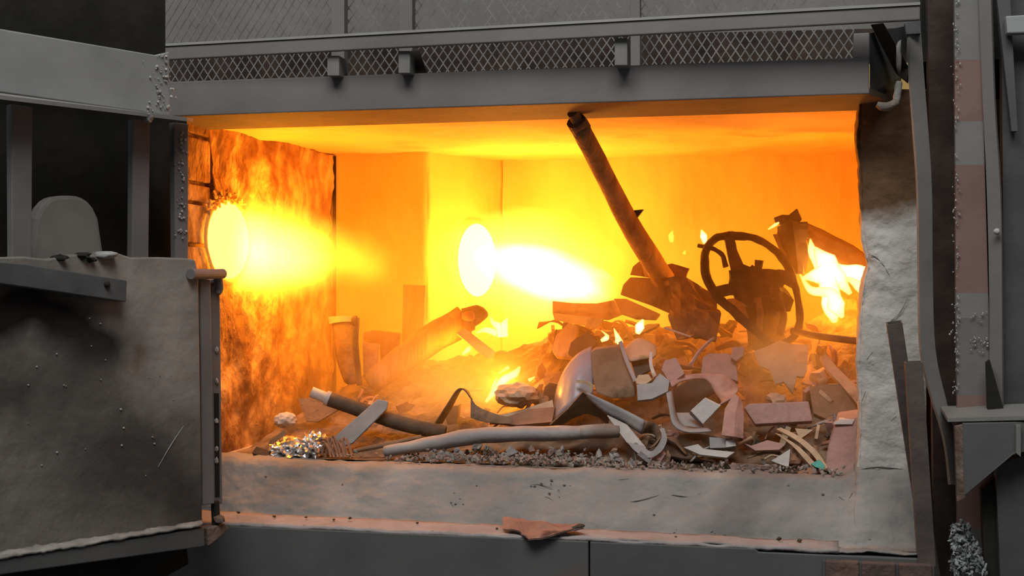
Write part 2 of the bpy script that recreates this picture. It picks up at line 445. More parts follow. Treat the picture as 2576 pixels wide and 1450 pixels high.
# right jamb
vs = [225, 262, 300, 345, 390, 420, 500, 560, 600, 630, 652, 668, 690, 720, 800, 900, 1000, 1100, 1150, 1184]
ul = [2163, 2163, 2160, 2156, 2158, 2163, 2166, 2168, 2172, 2178, 2184, 2186, 2179, 2173, 2165, 2160, 2164, 2163, 2161, 2160]
rows = [[R(u - 4, v, 4.85), R(u, v, 4.55), R(u + 6, v, 4.515), R(u + 40, v, 4.50), R(u + 90, v, 4.495), R(2330, v, 4.49)] for u, v in zip(ul, vs)]
struct('wall_jamb', sheet3(rows, thick=.006, n=8, m=7, wob=.010, wscale=6, seed=3), stained('stained_jamb', 'jamb', R(2230, 530, 4.5).z - R(2230, 1184, 4.5).z, R(2230, 470, 4.5).z - R(2230, 1184, 4.5).z, (.13, .072, .036)), smooth=True)
JAMB = bpy.data.objects['wall_jamb']
struct('trim_7', fbox([(2320, -500), (4800, -500), (4800, 1700), (2320, 1700)], 4.62, .08), M['flat_black'])  # black casing beside the jamb, added to block glow leaking out there
# dusty ledge, steel face plate and a course of bricks below it
rows = [[R(u, 1290 + (u - 560) * .050, 4.30), R(u, 1322 + (u - 565) * .0427, 4.145)] for u in range(430, 2160, 60)]
struct('trim_2', sheet3(rows, thick=.012, n=3, m=5, wob=.006, wscale=12, seed=5), M['dust'], smooth=True)
fe = lambda u: 1324 + (u - 565) * .0427
fp = struct('trim_3', fbox([(330, fe(330)), (1480, fe(1480)), (1480, 1560), (330, 1560)], 4.14, .12), M['plate'], bevel=.004)
struct('trim_4', fbox([(1484, fe(1484)), (1900, fe(1900)), (1908, fe(1908) + 8), (2350, fe(2350) + 8), (2350, 1560), (1484, 1560)], 4.143, .12), M['plate'], bevel=.004)
M['brick'] = mat('sooty_brick', (0.085, 0.06, 0.052), (0.15, 0.095, 0.08), 0.9, 9, 0.5)
bc = struct('trim_5', fbox([(2070, 1412), (2350, 1424), (2350, 1560), (2070, 1560)], 4.125, .03), M['plate'])
for k in range(3):
    a = 2076 + k * 92
    obj('brick', fbox([(a, 1411 + k * 4), (a + 86, 1414 + k * 4), (a + 86, 1470), (a, 1470)], 4.112 + rng.uniform(-.004, .004), .03), M['brick'], bc, bevel=.006)
def sill_at(u, v):
    l, b_ = itp(u, lipT), 1296 + (u - 560) * .050
    t = max(0, min(1, (v - l) / (b_ - l)))
    return R(u, v, 4.492 - .165 * t)
M['crack'] = mat('crack_shadow', (.10, .095, .09), (.19, .18, .17), .95, 20, .3)
def crackline(pts, w, par, jam=False):
    w *= .55; P = [R(u, v, 4.494) if jam else sill_at(u, v) + Vector((0, .003, 0)) for u, v in pts]
    n_ = len(P)
    obj('crack', tube3(P, [px(w * (.35 if i in (0, n_ - 1) else 1), 4.4) for i in range(n_)], sides=5, n=4, wob=.7, wscale=45), M['crack'], par)
for pts, w in (([(1440, 1290), (1500, 1274), (1560, 1266), (1600, 1262), (1660, 1246)], 2.6), ([(1690, 1246), (1740, 1252), (1760, 1244), (1770, 1240)], 4), ([(1780, 1258), (1840, 1260), (1900, 1264)], 2), ([(1330, 1268), (1372, 1252), (1400, 1268)], 2), ([(1100, 1262), (1120, 1254), (1140, 1276)], 3), ([(1040, 1282), (1064, 1256), (1082, 1262)], 2.4), ([(2110, 1250), (2130, 1262), (2145, 1240)], 2.6), ([(2085, 1300), (2110, 1290), (2120, 1272)], 2), ([(1350, 1300), (1420, 1294), (1470, 1300)], 2), ([(1320, 1225), (1350, 1220), (1390, 1228)], 2.4), ([(2050, 1320), (2075, 1328), (2110, 1326)], 2.2), ([(1540, 1210), (1580, 1206)], 2.6)):
    crackline(pts, w, sill)
g = []
rgs = random.Random(77)
for k in range(110):
    u, v = rgs.choice([(rgs.gauss(1330, 90), rgs.gauss(1230, 18)), (rgs.uniform(560, 2280), rgs.uniform(1200, 1350)), (rgs.gauss(1100, 60), rgs.gauss(1260, 14)), (rgs.gauss(1900, 150), rgs.gauss(1320, 20))])
    if v > 1294 + (u - 560) * .05 or v < itp(u, lipT) + 12: continue
    s = px(rgs.uniform(1, 3), 4.4)
    g.append(blob(sill_at(u, v), (s * 1.6, s * .6, s), 1, .6, seed=k))
obj('pit', join(*g), M['crack'], sill, kind='stuff')
for pts, w in (([(2184, 640), (2204, 648), (2222, 668), (2238, 694)], 2.2), ([(2230, 838), (2240, 810), (2262, 790), (2284, 750)], 2), ([(2165, 1182), (2200, 1176), (2240, 1178), (2290, 1184)], 3.2), ([(2180, 905), (2200, 880)], 3), ([(2168, 1010), (2178, 985)], 3.5), ([(2240, 1060), (2262, 1042)], 2.4), ([(2290, 652), (2320, 654)], 2)):
    crackline(pts, w, JAMB, True)

# ================================================================== steelwork above the opening
# box beam (lintel)
beam = empty('lintel_beam', 'grey painted steel box beam spanning the top of the furnace opening', 'beam', R(1300, 250, 4.4))
obj('web', fbox([(395, 207), (2150, 146), (2187, 144), (2187, 236), (395, 294)], 4.30, .03), M['steel'], beam, bevel=.004)
V = [R(395, 295, 4.306), R(2187, 237, 4.306), Vector((R(2187, 238, 4.30).x + .16, 4.66, R(2187, 238, 4.30).z)), Vector((R(395, 296, 4.30).x, 4.66, R(395, 296, 4.30).z))]
obj('bottom_flange', prism(V, (0, 0, .02)), mat('beam_underside', (0.11, 0.08, 0.055), (0.15, 0.11, 0.08), .8, 6, .15), beam)
obj('top_flange', prism([R(395, 207, 4.31), R(2187, 144, 4.31), R(2187, 144, 4.31) + Vector((0, .3, 0)), R(395, 207, 4.31) + Vector((0, .3, 0))], (0, 0, -.015)), M['steel'], beam)
obj('end_upright', fbox([(2147, 84), (2187, 82), (2187, 146), (2147, 148)], 4.301, .03), M['steel'], beam, bevel=.003)
e0 = [R(2188, 84, 4.31), R(2276, 66, 4.62), R(2270, 190, 4.62), R(2246, 262, 4.62), R(2188, 238, 4.31)]
obj('end_plate', prism(e0, (.012, .03, 0)), M['steel_dark'], beam)
obj('shade_bar', prism([R(2190, 62, 4.28), R(2222, 58, 4.28), R(2286, 170, 4.45), R(2280, 205, 4.45), R(2252, 182, 4.45)], (.01, .05, 0)), M['brown_dark'], beam)  # dark bar in place of the triangular shadow at the end plate
# hook on the end of the beam
hk = empty('lifting_hook', 'pale scorched steel hook hanging at the right end of the lintel beam', 'hook', R(2255, 270, 4.35))
obj('shank', tube([(2262, 205, 4.36), (2258, 230, 4.36), (2254, 258, 4.36)], [7, 9, 8], wob=.3, wscale=60), M['speck'], hk, smooth=True)
obj('bend', tube([(2254, 256, 4.36), (2240, 266, 4.35), (2222, 268, 4.35), (2206, 262, 4.35)], [10, 11, 10, 7], wob=.35, wscale=60), mat('scorched_steel', (.16, .13, .11), (.3, .26, .22), .8, 30, .3), hk, smooth=True)
obj('tip', blob(R(2262, 145, 4.37), (px(7, 4.3), px(7, 4.3), px(40, 4.3)), 2, .8), M['column'], hk, smooth=True)

# guard screen: rail, uprights, expanded metal
gs = empty('guard_screen', 'grey steel guard rail with expanded metal mesh above the lintel beam', 'guard screen', R(1300, 190, 4.4))
obj('rail', prism([R(395, 117, 4.25), R(2315, 12, 4.17), R(2315, 50, 4.17), R(395, 152, 4.25)], (0, .018, 0)), M['steel'], gs, bevel=.004)
obj('rail_lip', prism([R(395, 111, 4.25), R(2315, 5, 4.17), R(2315, 12, 4.165), R(395, 117, 4.245)], (0, .034, 0)), M['column'], gs)
for (a, b, t0, t1) in ((823, 853, 140, 190.6), (1002, 1031, 128, 184), (1546, 1578, 96, 164.5)):
    obj('stub', fbox([(a, t0), (b, t0), (b, t1), (a, t1)], 4.272 - .08 * (a - 395) / 1920, .09), M['column'], gs, bevel=.002)
for (a, b) in ((833, 866), (1003, 1037), (1586, 1610)):
    obj('upright', fbox([(a, -260), (b, -260), (b, 215), (a, 215)], 4.40, .04), M['steel'], gs, bevel=.002)
obj('gusset', fbox([(1033, 128), (1052, 126), (1072, 182), (1033, 184)], 4.31, .02), M['brown_dark'], gs)
def mesh_panel(u0, u1, Y=4.46):
    Vs, Fs = [], []
    cw, ch = px(24, Y), px(35, Y)
    a, b = R(u0, 0, Y).x, R(u1, 0, Y).x
    z0, z1 = R((u0 + u1) / 2, 218, Y).z, R((u0 + u1) / 2, -150, Y).z
    nx, nz = max(1, round((b - a) / cw)), max(1, round((z1 - z0) / ch))
    cw, ch = (b - a) / nx, (z1 - z0) / nz
    w, t = px(1.8, Y), px(3.5, Y)
    def strand(p, q):
        n0 = len(Vs)
        for c in (p, q):
            Vs.extend([c + Vector((-w, -t * .3, 0)), c + Vector((w, -t * .3, 0)), c + Vector((0, t, 0))])
        Fs.extend([(n0, n0 + 1, n0 + 4, n0 + 3), (n0 + 1, n0 + 2, n0 + 5, n0 + 4), (n0 + 2, n0, n0 + 3, n0 + 5)])
    rg = random.Random(int(u0))
    for j in range(nz):
        for i in range(nx):
            x, z = a + cw * i, z0 + ch * j
            wob = lambda: Vector((rg.uniform(-.05, .05) * cw, rg.uniform(-.4, .4) * t, rg.uniform(-.05, .05) * ch))
            l, r_, tp, bt = Vector((x, Y, z + ch / 2)), Vector((x + cw, Y, z + ch / 2)), Vector((x + cw / 2, Y, z + ch)), Vector((x + cw / 2, Y, z))
            for p, q in ((l, tp), (tp, r_), (r_, bt), (bt, l)): strand(p + wob() * .3, q + wob() * .3)
    return Vs, Fs
for a, b in ((390, 832), (867, 1002), (1038, 1585), (1611, 2148)):
    obj('mesh_panel', mesh_panel(a, b), M['mesh'], gs, kind='stuff')
# cladding behind the screen, and a dark brown plate standing in for the shadow gap below
struct('wall_upper', fbox([(-800, -700), (4800, -700), (4800, -10), (-800, 219)], 4.95, .1), M['cladding'])
struct('trim_6', fbox([(200, 120), (2700, 60), (2700, 235), (200, 285)], 4.70, .05), M['brown_dark'])

# ================================================================== right-hand steelwork
st = empty('bent_steel_strip', 'long grey steel strip, bowed at the bottom, standing along the right jamb', 'steel strip', R(2330, 1440, 4.3))
L_ = [(2283, 62), (2288, 200), (2297, 330), (2307, 480), (2310, 700), (2315, 880), (2342, 1000), (2362, 1062), (2378, 1130), (2388, 1220)]
R_ = [(2313, 62), (2323, 200), (2333, 330), (2342, 480), (2344, 700), (2351, 880), (2376, 1000), (2392, 1062), (2402, 1130), (2408, 1220)]
obj('strip', sheet([[(a, b, 4.30), (c, d, 4.33)] for (a, b), (c, d) in zip(L_, R_)], thick=.01, n=4, m=1), M['column'], st)
obj('top_clip', fbox([(2276, 58), (2316, 52), (2316, 84), (2280, 86)], 4.29, .03), M['steel_dark'], st)
col = empty('steel_column', 'heavy steel column with red primer patches at the right of the furnace', 'column', R(2440, 1500, 4.3))
obj('web', fbox([(2330, -260), (2412, -260), (2412, 1520), (2352, 1520)], 4.42, .06), M['brown_dark'], col)  # dark brown colour stands in for the shadow on the web
def flange(u0s, u1s, vs_, Y0, Y1, tags, mats, name):
    V, Fc, mi = [], [], []
    n = len(vs_)
    for k in range(n):
        a, b = R(u0s[k], vs_[k], Y0), R(u1s[k], vs_[k], Y1)
        V += [a, b, b + Vector((0, .03, 0)), a + Vector((0, .03, 0))]
    for k in range(n - 1):
        for s in range(4):
            Fc.append((k * 4 + s, k * 4 + (s + 1) % 4, k * 4 + 4 + (s + 1) % 4, k * 4 + 4 + s)); mi.append(tags[k])
    o = obj(name, (V, Fc), mats[0], col)
    for m_ in mats[1:]: o.data.materials.append(m_)
    for p, i in zip(o.data.polygons, mi): p.material_index = i
    return o
vz = [-260, 150, 305, 415, 738, 800, 995, 1052, 1150, 1330, 1520]
flange([2400, 2402, 2403, 2404, 2405, 2406, 2408, 2408, 2408, 2408, 2408], [2465, 2470, 2474, 2477, 2486, 2488, 2492, 2493, 2494, 2495, 2495], vz, 4.27, 4.27, [0, 1, 0, 1, 0, 2, 1, 0, 1, 2], [M['column'], M['primer'], M['steel']], 'flange')
obj('edge_bar', sheet([[(2462, -60, 4.26), (2493, -60, 4.24)], [(2474, 250, 4.26), (2503, 250, 4.24)], [(2484, 480, 4.26), (2518, 480, 4.24)], [(2490, 720, 4.26), (2522, 720, 4.24)], [(2492, 1052, 4.26), (2524, 1052, 4.24)]], thick=.012, n=3, m=1), M['steel'], col)
vs1, rg = [], random.Random(11)
g = []
for k in range(150):
    v = rg.choice([rg.uniform(-20, 330), rg.uniform(380, 760), rg.uniform(750, 1000)])
    g.append(blob(R(2404 + rg.gauss(2, 5), v, 4.262), (px(rg.uniform(1, 2.6), 4.3),) * 2 + (px(rg.uniform(1, 4), 4.3),), 1, .4, seed=k))
for k in range(40): g.append(blob(R(rg.uniform(2440, 2485), rg.choice([790, 860, 880]) + rg.gauss(0, 8), 4.262), px(rg.uniform(1, 2.6), 4.3), 1, .4, seed=k))
obj('weld_spatter', join(*g), M['speck'], col, kind='stuff')
obj('bolt', blob(R(2508, 583, 4.22), px(8, 4.2), 2, .2), M['speck'], col, smooth=True)
dk = empty('dark_side_panel', 'near black steel panel standing at the far right edge', 'panel', R(2560, 1500, 4.2))
obj('panel', fbox([(2518, -260), (2900, -260), (2900, 1100), (2526, 1100), (2524, 700)], 4.275, .05), M['steel_dark'], dk)
obj('rib', fbox([(2502, -60), (2538, -60), (2560, 330), (2545, 330)], 4.225, .04), mat('rib_steel', (.07, .074, .074), (.09, .095, .095), .6, 4, .05), dk)
obj('tie_bar', fbox([(2530, 40), (2700, 30), (2700, 78), (2534, 84)], 4.18, .04), mat('pale_tie_bar', (.24, .26, .26), (.3, .32, .32), .5, 5, .05), dk, bevel=.004)
bk = empty('steel_bracket', 'welded grey steel bracket with a slanting lower edge on the column at the right', 'bracket', R(2480, 1260, 4.1))
obj('top_plate', prism([R(2384, 1062, 4.12), R(2640, 1056, 4.04), R(2640, 1056, 4.04) + Vector((0, .2, .02)), R(2384, 1062, 4.12) + Vector((0, .2, .02))], (0, 0, .012)), M['column'], bk)
obj('side_plate', prism([R(2422, 1066, 4.08), R(2640, 1060, 4.06), R(2640, 1120, 4.06), R(2548, 1146, 4.06), R(2425, 1249, 4.08)], (0, .02, 0)), M['plate'], bk, bevel=.002)
obj('back_flange', prism([R(2402, 1074, 4.10), R(2424, 1070, 4.08), R(2428, 1252, 4.08), R(2408, 1262, 4.10)], (0, .03, 0)), M['rust'], bk)
obj('clip', fbox([(2556, 1070), (2568, 1070), (2568, 1150), (2556, 1140)], 4.045, .03), M['column'], bk)
lg = empty('support_leg', 'dark steel leg below the bracket in the lower right corner', 'leg post', R(2520, 1520, 4.15))
obj('leg_web', fbox([(2468, 1232), (2512, 1190), (2512, 1540), (2482, 1540)], 4.16, .04), M['flat_black'], lg)
obj('leg_flange', fbox([(2505, 1170), (2660, 1120), (2660, 1540), (2520, 1540)], 4.13, .05), M['steel_dark'], lg)
obj('wedge', prism([R(2482, 912, 4.2), R(2490, 906, 4.2), R(2532, 1054, 4.2), R(2486, 1054, 4.2)], (0, .03, 0)), M['flat_black'], None, label='thin black steel wedge standing on the bracket', cat='wedge')
def sqtube(u0, v0, Y0, u1, v1, Y1, w, name, label):
    t = empty(name, label, 'steel tube', R(u1, v1, Y1))
    a, b = R(u0, v0, Y0), R(u1, v1, Y1); d = (b - a).normalized()
    x = Vector((1, 0, 0)); x = (x - d * x.dot(d)).normalized(); y = d.cross(x)
    h = px(w, Y0) / 2; V = []; i_ = h * .82
    for c in (a, b):
        for r in (h, i_):
            V += [c + x * r + y * r, c - x * r + y * r, c - x * r - y * r, c + x * r - y * r]
    Fc = []
    for s in range(4):
        s2 = (s + 1) % 4
        Fc += [(s, s2, 8 + s2, 8 + s), (4 + s, 12 + s, 12 + s2, 4 + s2), (s, 4 + s, 4 + s2, s2), (8 + s, 8 + s2, 12 + s2, 12 + s)]
    obj('tube_wall', (V, Fc), mat(name + '_steel', (.075, .062, .055), (.12, .10, .09), .55, 9, .15), t)
    return t
sqtube(2249, 812, 4.20, 2345, 1450, 4.36, 36, 'square_tube', 'hollow square steel tube with open top leaning on the right jamb')
sqtube(2297, 911, 4.12, 2330, 1420, 4.16, 40, 'steel_bar_tube', 'shorter square steel tube standing in front of the leaning hollow tube')
rg = random.Random(5); g = []
for k in range(330):
    b = rg.random() ** 1.3; a = rg.uniform(0, 1)
    w = 96 * (1 - .55 * b)
    v = 1446 - 128 * b + rg.gauss(0, 3); u = 2392 + a * w
    s = px(rg.uniform(3, 9), 4.2)
    g.append(blob(R(u, v, 4.13 + .05 * b + rg.uniform(-.02, .02)), (s * rg.uniform(.8, 1.8), s * .5, s * rg.uniform(.3, .9)), 1, 1.0, 1.4, seed=k, rot=rrot(rg)))
obj('ash_pile', join(*g), mat('grey_ash', (.07, .08, .08), (.36, .39, .39), .95, 30, .5), None, kind='stuff', label='pile of grey flaky ash at the foot of the steel column', cat='ash')

# ================================================================== swung-open furnace door on the left
A0 = CAM + ray(500, 980) * 4.2
DD = Vector((0.466, 0.885, 0)).normalized(); DN = Vector((DD.y, -DD.x, 0))
def D(u, v, off=0.0):
    d = ray(u, v); p0 = A0 + DN * off
    return CAM + d * ((p0 - CAM).dot(DN) / d.dot(DN))
def dbox(poly, off, depth): return prism([D(u, v, off) for u, v in poly], DN * -depth)
M['slab'] = mat('door_refractory', (.14, .132, .12), (.215, .20, .18), .85, 3.5, .3, c3=(.07, .062, .054), scale3=3.2, lo3=.46, hi3=.66, bscale=16)
door = empty('furnace_door', 'swung open grey furnace door with refractory slab in the left foreground', 'furnace door', D(300, 1440))
top = [(-60, 648), (60, 646), (120, 652), (190, 640), (235, 642), (262, 632), (300, 638), (330, 648), (400, 647), (470, 650), (492, 654), (500, 690), (505, 1000), (510, 1318)]
dorg = D(300, 1440)
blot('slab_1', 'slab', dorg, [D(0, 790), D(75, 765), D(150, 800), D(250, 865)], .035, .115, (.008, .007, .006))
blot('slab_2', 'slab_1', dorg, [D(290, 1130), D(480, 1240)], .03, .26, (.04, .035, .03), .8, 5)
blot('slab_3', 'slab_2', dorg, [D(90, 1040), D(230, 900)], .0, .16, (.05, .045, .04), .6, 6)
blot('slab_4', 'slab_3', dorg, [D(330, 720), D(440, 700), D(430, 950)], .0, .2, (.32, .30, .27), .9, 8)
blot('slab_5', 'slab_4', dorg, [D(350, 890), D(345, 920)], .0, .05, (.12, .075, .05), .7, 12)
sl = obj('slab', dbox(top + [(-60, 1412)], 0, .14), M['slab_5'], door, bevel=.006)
obj('scratch', tube3([D(398, 1175, .001), D(430, 1120, .002), D(462, 1072, .001)], [.0008, .0016, .0008], sides=5), M['speck'], sl)
def strip_grid(): pass
obj('upper_plate', dbox([(-60, -60), (416, -60), (416, 150), (-60, 110)], -.16, .03), M['flat_black'], door)
obj('channel_web', dbox([(-60, 62), (390, 138), (427, 130), (427, 292), (-60, 224)], .0, .03), mat('channel_steel', (.21, .22, .222), (.28, .288, .288), .5, 4, .06), door, bevel=.004)
obj('channel_lip', prism([D(-60, 226, .0), D(486, 298, .0), D(470, 296, .10), D(-60, 232, .10)], (0, 0, -.012)), M['column'], door)
obj('recess_back', dbox([(-60, 230), (470, 298), (470, 700), (-60, 700)], -.30, .03), M['flat_black'], door)  # near-black colour stands in for the shade deep in the recess
M['post'] = mat('door_post_steel', (.135, .135, .135), (.175, .172, .17), .55, 5, .06)
for pl in ([(28, 262), (82, 270), (80, 660), (30, 660)], [(335, 300), (378, 304), (374, 660), (332, 660)], [(438, 308), (474, 312), (474, 660), (442, 660)]):
    obj('post', dbox(pl, -.01, .03), M['post'], door, bevel=.003)
obj('post_cheek', prism([D(336, 300, -.02), D(336, 660, -.02), D(336, 660, -.28), D(336, 300, -.28)], DD * .012), M['brown_dark'], door)  # both cheeks coloured dark brown for the shaded sides of the posts
obj('post_cheek', prism([D(440, 308, -.02), D(440, 660, -.02), D(440, 660, -.28), D(440, 308, -.28)], DD * .012), M['brown_dark'], door)
ap = []
for k in range(15):
    t = k / 14; ap.append((78 + 184 * t, 640 - 148 * (1 - abs(2 * t - 1) ** 3) ** .5))
obj('domed_plug', prism([D(u, v, -.06) for u, v in [(78, 672)] + ap + [(262, 672)]], DN * -.06), mat('plug_refractory', (.15, .145, .135), (.25, .24, .22), .95, 3, .1), door, bevel=.012, label='pale rounded refractory plug')
bar = obj('cross_bar', dbox([(-60, 655), (60, 664), (320, 706), (318, 760), (60, 722), (-60, 706)], .05, .05), mat('cross_bar_steel', (.065, .07, .073), (.10, .105, .108), .55, 6, .1), door, bevel=.003)
obj('bolt', blob(D(270, 716, .055), px(8, 4), 2, .1), M['flat_black'], bar, smooth=True)
for (a, b, c) in ((205, 650, 18), (225, 660, 14), (150, 655, 16)):
    obj('lump', blob(D(a, b - 6, .0), (px(c * 1.4, 4), px(c * .5, 4), px(c * .5, 4)), 2, .6, seed=a), M['flat_black'], door)
obj('lump', blob(D(262, 642, .0), (px(34, 4), px(20, 4), px(10, 4)), 2, .4, seed=2), M['speck'], door, smooth=True, label='pale mortar lump')
obj('lump', blob(D(372, 296, .09), (px(14, 4), px(10, 4), px(12, 4)), 2, .6, seed=4), M['column'], door)
obj('bottom_channel', dbox([(-60, 1420), (514, 1328), (516, 1376), (-60, 1456)], .06, .12), M['plate'], door, bevel=.004)
rowsd = [[D(u, 1418 - (u + 60) * .161, .065) + Vector((0, 0, .004)), D(u, 1418 - (u + 60) * .161, .0) + Vector((0, 0, .02))] for u in range(-60, 515, 30)]
obj('dust_strip', sheet3(rowsd, thick=.008, n=3, m=3, wob=.007, wscale=20, seed=8), mat('door_dust', (.17, .165, .15), (.30, .29, .27), .95, 14, .3), door, smooth=True, label='pale dust on the bottom channel')
obj('underframe', dbox([(-60, 1440), (470, 1378), (474, 1420), (420, 1450), (-60, 1560)], -.05, .3), M['flat_black'], door)  # near-black colour helps darken the door's shaded underside
# edge of the door beyond the slab
obj('edge_plate', dbox([(504, 700), (530, 705), (540, 1268), (510, 1272)], -.02, .04), M['post'], door, bevel=.003)
obj('edge_angle', dbox([(528, 705), (553, 700), (560, 1268), (536, 1268)], -.07, .04), M['post'], door, bevel=.003)
for v in (880, 960, 1060, 1130, 1160):
    obj('bolt', blob(D(545, v, -.065), (px(6, 4.2), px(6, 4.2), px(9, 4.2)), 1, .4, seed=v), M['speck'], door)
obj('edge_shadow_slot', dbox([(540, 990), (551, 990), (553, 1250), (543, 1250)], -.066, .01), M['flat_black'], door)
pp = obj('pipe_stub', tube3([D(480, 690, .02), D(530, 690, -.02), D(560, 689, -.05)], [px(13, 4.2)] * 3, sides=14), M['post'], door, smooth=False)
obj('pipe_elbow', tube3([D(548, 695, -.05), D(552, 725, -.06), D(548, 740, -.06)], [px(12, 4.2), px(11, 4.2), px(7, 4.2)], sides=10), M['post'], door)
obj('pipe_bracket', dbox([(508, 712), (540, 712), (530, 738), (512, 738)], -.04, .03), M['brown_dark'], door)
hg = obj('hinge_arm', dbox([(520, 1330), (566, 1318), (578, 1330), (560, 1348), (524, 1376)], -.02, .05), M['rust'], door, bevel=.004)
obj('hinge_pin', tube3([D(541, 1262, -.04), D(544, 1330, -.04)], px(11, 4.2), sides=10), M['flat_black'], door)
obj('hinge_nut', blob(D(553, 1308, -.02), (px(16, 4.2), px(16, 4.2), px(13, 4.2)), 1, .3), M['rust'], door)
rg = random.Random(21); g = []
for k in range(60): g.append(blob(D(rg.gauss(412, 9) if rg.random() < .6 else rg.gauss(395, 14), rg.uniform(138, 285), .004), px(rg.uniform(1.2, 4.5), 3.9), 1, .5, seed=k))
for k in range(50): g.append(blob(D(452 + rg.gauss(4, 7), rg.uniform(330, 600), -.006), px(rg.uniform(1.2, 4.5), 3.9), 1, .5, seed=k))
for k in range(25): g.append(blob(D(rg.uniform(60, 480), rg.uniform(800, 1200), .002), px(rg.uniform(1, 3.2), 3.9), 1, .5, seed=k))
obj('spatter', join(*g), M['speck'], door, kind='stuff')

# ================================================================== burners and flames
ORANGE = (1.0, 0.28, 0.015)
def ell_ring(c, ax, ay, n_, r0, r1, dep, name, m, parent, n=28, seed=0):
    V = []; nn = Vector(n_)
    for k in range(n):
        a = 2 * math.pi * k / n
        d = Vector(ax) * math.cos(a) + Vector(ay) * math.sin(a)
        w = 1 + .12 * mnoise.noise(Vector((math.cos(a) * 1.5 + seed, math.sin(a) * 1.5, seed)))
        V += [c + d * r0, c + d * r0 + nn * dep * w, c + d * ((r0 + r1) / 2) * w + nn * dep * 1.2 * w, c + d * r1 * w]
    Fc = []
    for k in range(n):
        k2 = (k + 1) % n
        for s in range(3): Fc.append((k * 4 + s, k2 * 4 + s, k2 * 4 + s + 1, k * 4 + s + 1))
    return obj(name, (V, Fc), m, parent, smooth=True)
def disc(c, ax, ay, name, m, parent, n=28):
    V = [Vector(c)] + [c + Vector(ax) * math.cos(2 * math.pi * k / n) + Vector(ay) * math.sin(2 * math.pi * k / n) for k in range(n)]
    return obj(name, (V, [(0, 1 + k, 1 + (k + 1) % n) for k in range(n)]), m, parent)
c1 = RX(574, 605, XL + .02)
b1 = empty('left_burner', 'crusted burner mouth in the left wall beside the door', 'burner', c1)
r1y, r1z = px(230, 4.8), px(105, 4.8)
disc(c1, (0, .20, 0), (0, 0, r1z), 'glowing_throat', glow_mat('burner_throat', (1, .40, .05), 6), b1)
ell_ring(c1, (0, .20, 0), (0, 0, r1z), (1, 0, 0), 1.0, 1.12, .006, 'quarl', M['fire_wall'], b1, seed=2)
rgc = random.Random(4); g = []
for k in range(90):
    a = rgc.uniform(.15, .8) * math.pi; q = rgc.uniform(.95, 1.3)
    v_, y_ = math.sin(a), math.cos(a)
    g.append(blob(c1 + Vector((rgc.uniform(-.012, .008), y_ * .20 * q, v_ * r1z * q)), [rgc.uniform(.003, .008), rgc.uniform(.006, .018), rgc.uniform(.005, .014)], 1, .6, seed=k))
obj('crust', join(*g), M['fire_wall'], b1, kind='stuff')
c2 = R(1188, 655, (YP + YB) / 2); tq = (1188 - 1075) / 190.
d2 = (pc - pb).normalized()
# on the splayed wall
dd_ = ray(1188, 655); c2 = CAM + dd_ * ((pb - CAM).dot(dn) / dd_.dot(dn)) + dn * .03
b2 = empty('back_burner', 'white-hot oval burner mouth in the splayed wall at the back', 'burner', c2)
e_ = CAM + ray(1236, 655) * ((pb - CAM).dot(dn) / ray(1236, 655).dot(dn)) + dn * .03
ax2 = d2 * (e_ - c2).dot(d2)
disc(c2, ax2, (0, 0, px(97, 6.3)), 'glowing_throat', glow_mat('back_throat', (1, .36, .04), 20), b2)
ell_ring(c2, ax2, Vector((0, 0, px(97, 6.3))), dn, 1.0, 1.07, .006, 'quarl', M['fire_wall'], b2, seed=5)
def cloud(name, c, ax, ay, az, m, label, group=None):
    V, Fc = ico(3)
    me = bpy.data.meshes.new(name); me.from_pydata([tuple(v) for v in V], [], Fc); me.materials.append(m)
    o = bpy.data.objects.new(name, me); COL.objects.link(o)
    mtx = Matrix.Identity(4)
    for i, a in enumerate((ax, ay, az)):
        for r in range(3): mtx[r][i] = a[r]
    for r in range(3): mtx[r][3] = c[r]
    o.matrix_world = mtx
    o['label'] = label; o['category'] = 'flame'
    if group: o['group'] = group
    return o
def cl(name, u0, v0, Y0, u1, v1, Y1, rz, ry, m, label):
    a, b = R(u0, v0, Y0), R(u1, v1, Y1)
    x = (b - a) / 2; c = (a + b) / 2; xn = x.normalized()
    y = Vector((0, 0, 1)).cross(xn).normalized(); z = xn.cross(y)
    return cloud(name, c, x, y * ry, z * px(rz, (Y0 + Y1) / 2), m, label)
cl('gas_flame', 380, 600, 4.88, 920, 655, 5.08, 150, .2, jet_mat('jet_a', (1, .40, .022), 48, 1.3, 1.3, .5), 'broad yellow gas flame jetting from the left burner')
cl('flame_core', 370, 606, 4.86, 860, 655, 5.02, 112, .17, jet_mat('jet_b', (1, .46, .035), 75, 1.4, .9, .45), 'pale yellow core of the left gas flame')
cl('flame_wisp', 780, 620, 5.05, 1020, 690, 5.15, 85, .13, jet_mat('jet_c', (1, .40, .02), 16, 1.6, 1.6, .7), 'fading orange wisp at the tip of the left gas flame')
cl('back_flame', 1090, 630, 6.2, 1600, 735, 5.98, 165, .25, jet_mat('jet_d', (1, .50, .05), 40, 1.5, 1.6, .7), 'large yellow flame cloud spreading from the back burner')
cl('back_flame_core', 1190, 640, 6.2, 1560, 742, 5.93, 74, .15, jet_mat('jet_e', (1, .62, .2), 120, 1.6, 1.4, .7), 'white core of the back burner flame above the boards')
def flame(name, path, rads, label, strength=150, col=(1, .48, .10), group=None, cat='flame'):
    # a tongue of fire: bent, tapering, several branches may be joined
    paths = path if isinstance(path[0], list) else [path]
    rads = rads if isinstance(rads[0], list) else [rads]
    gs_ = [tube(p, r, sides=10, n=5, wob=.35, wscale=16) for p, r in zip(paths, rads)]
    return obj(name, join(*gs_), flame_mat(name + '_glow', col, strength), None, smooth=True, label=label, cat=cat, group=group)
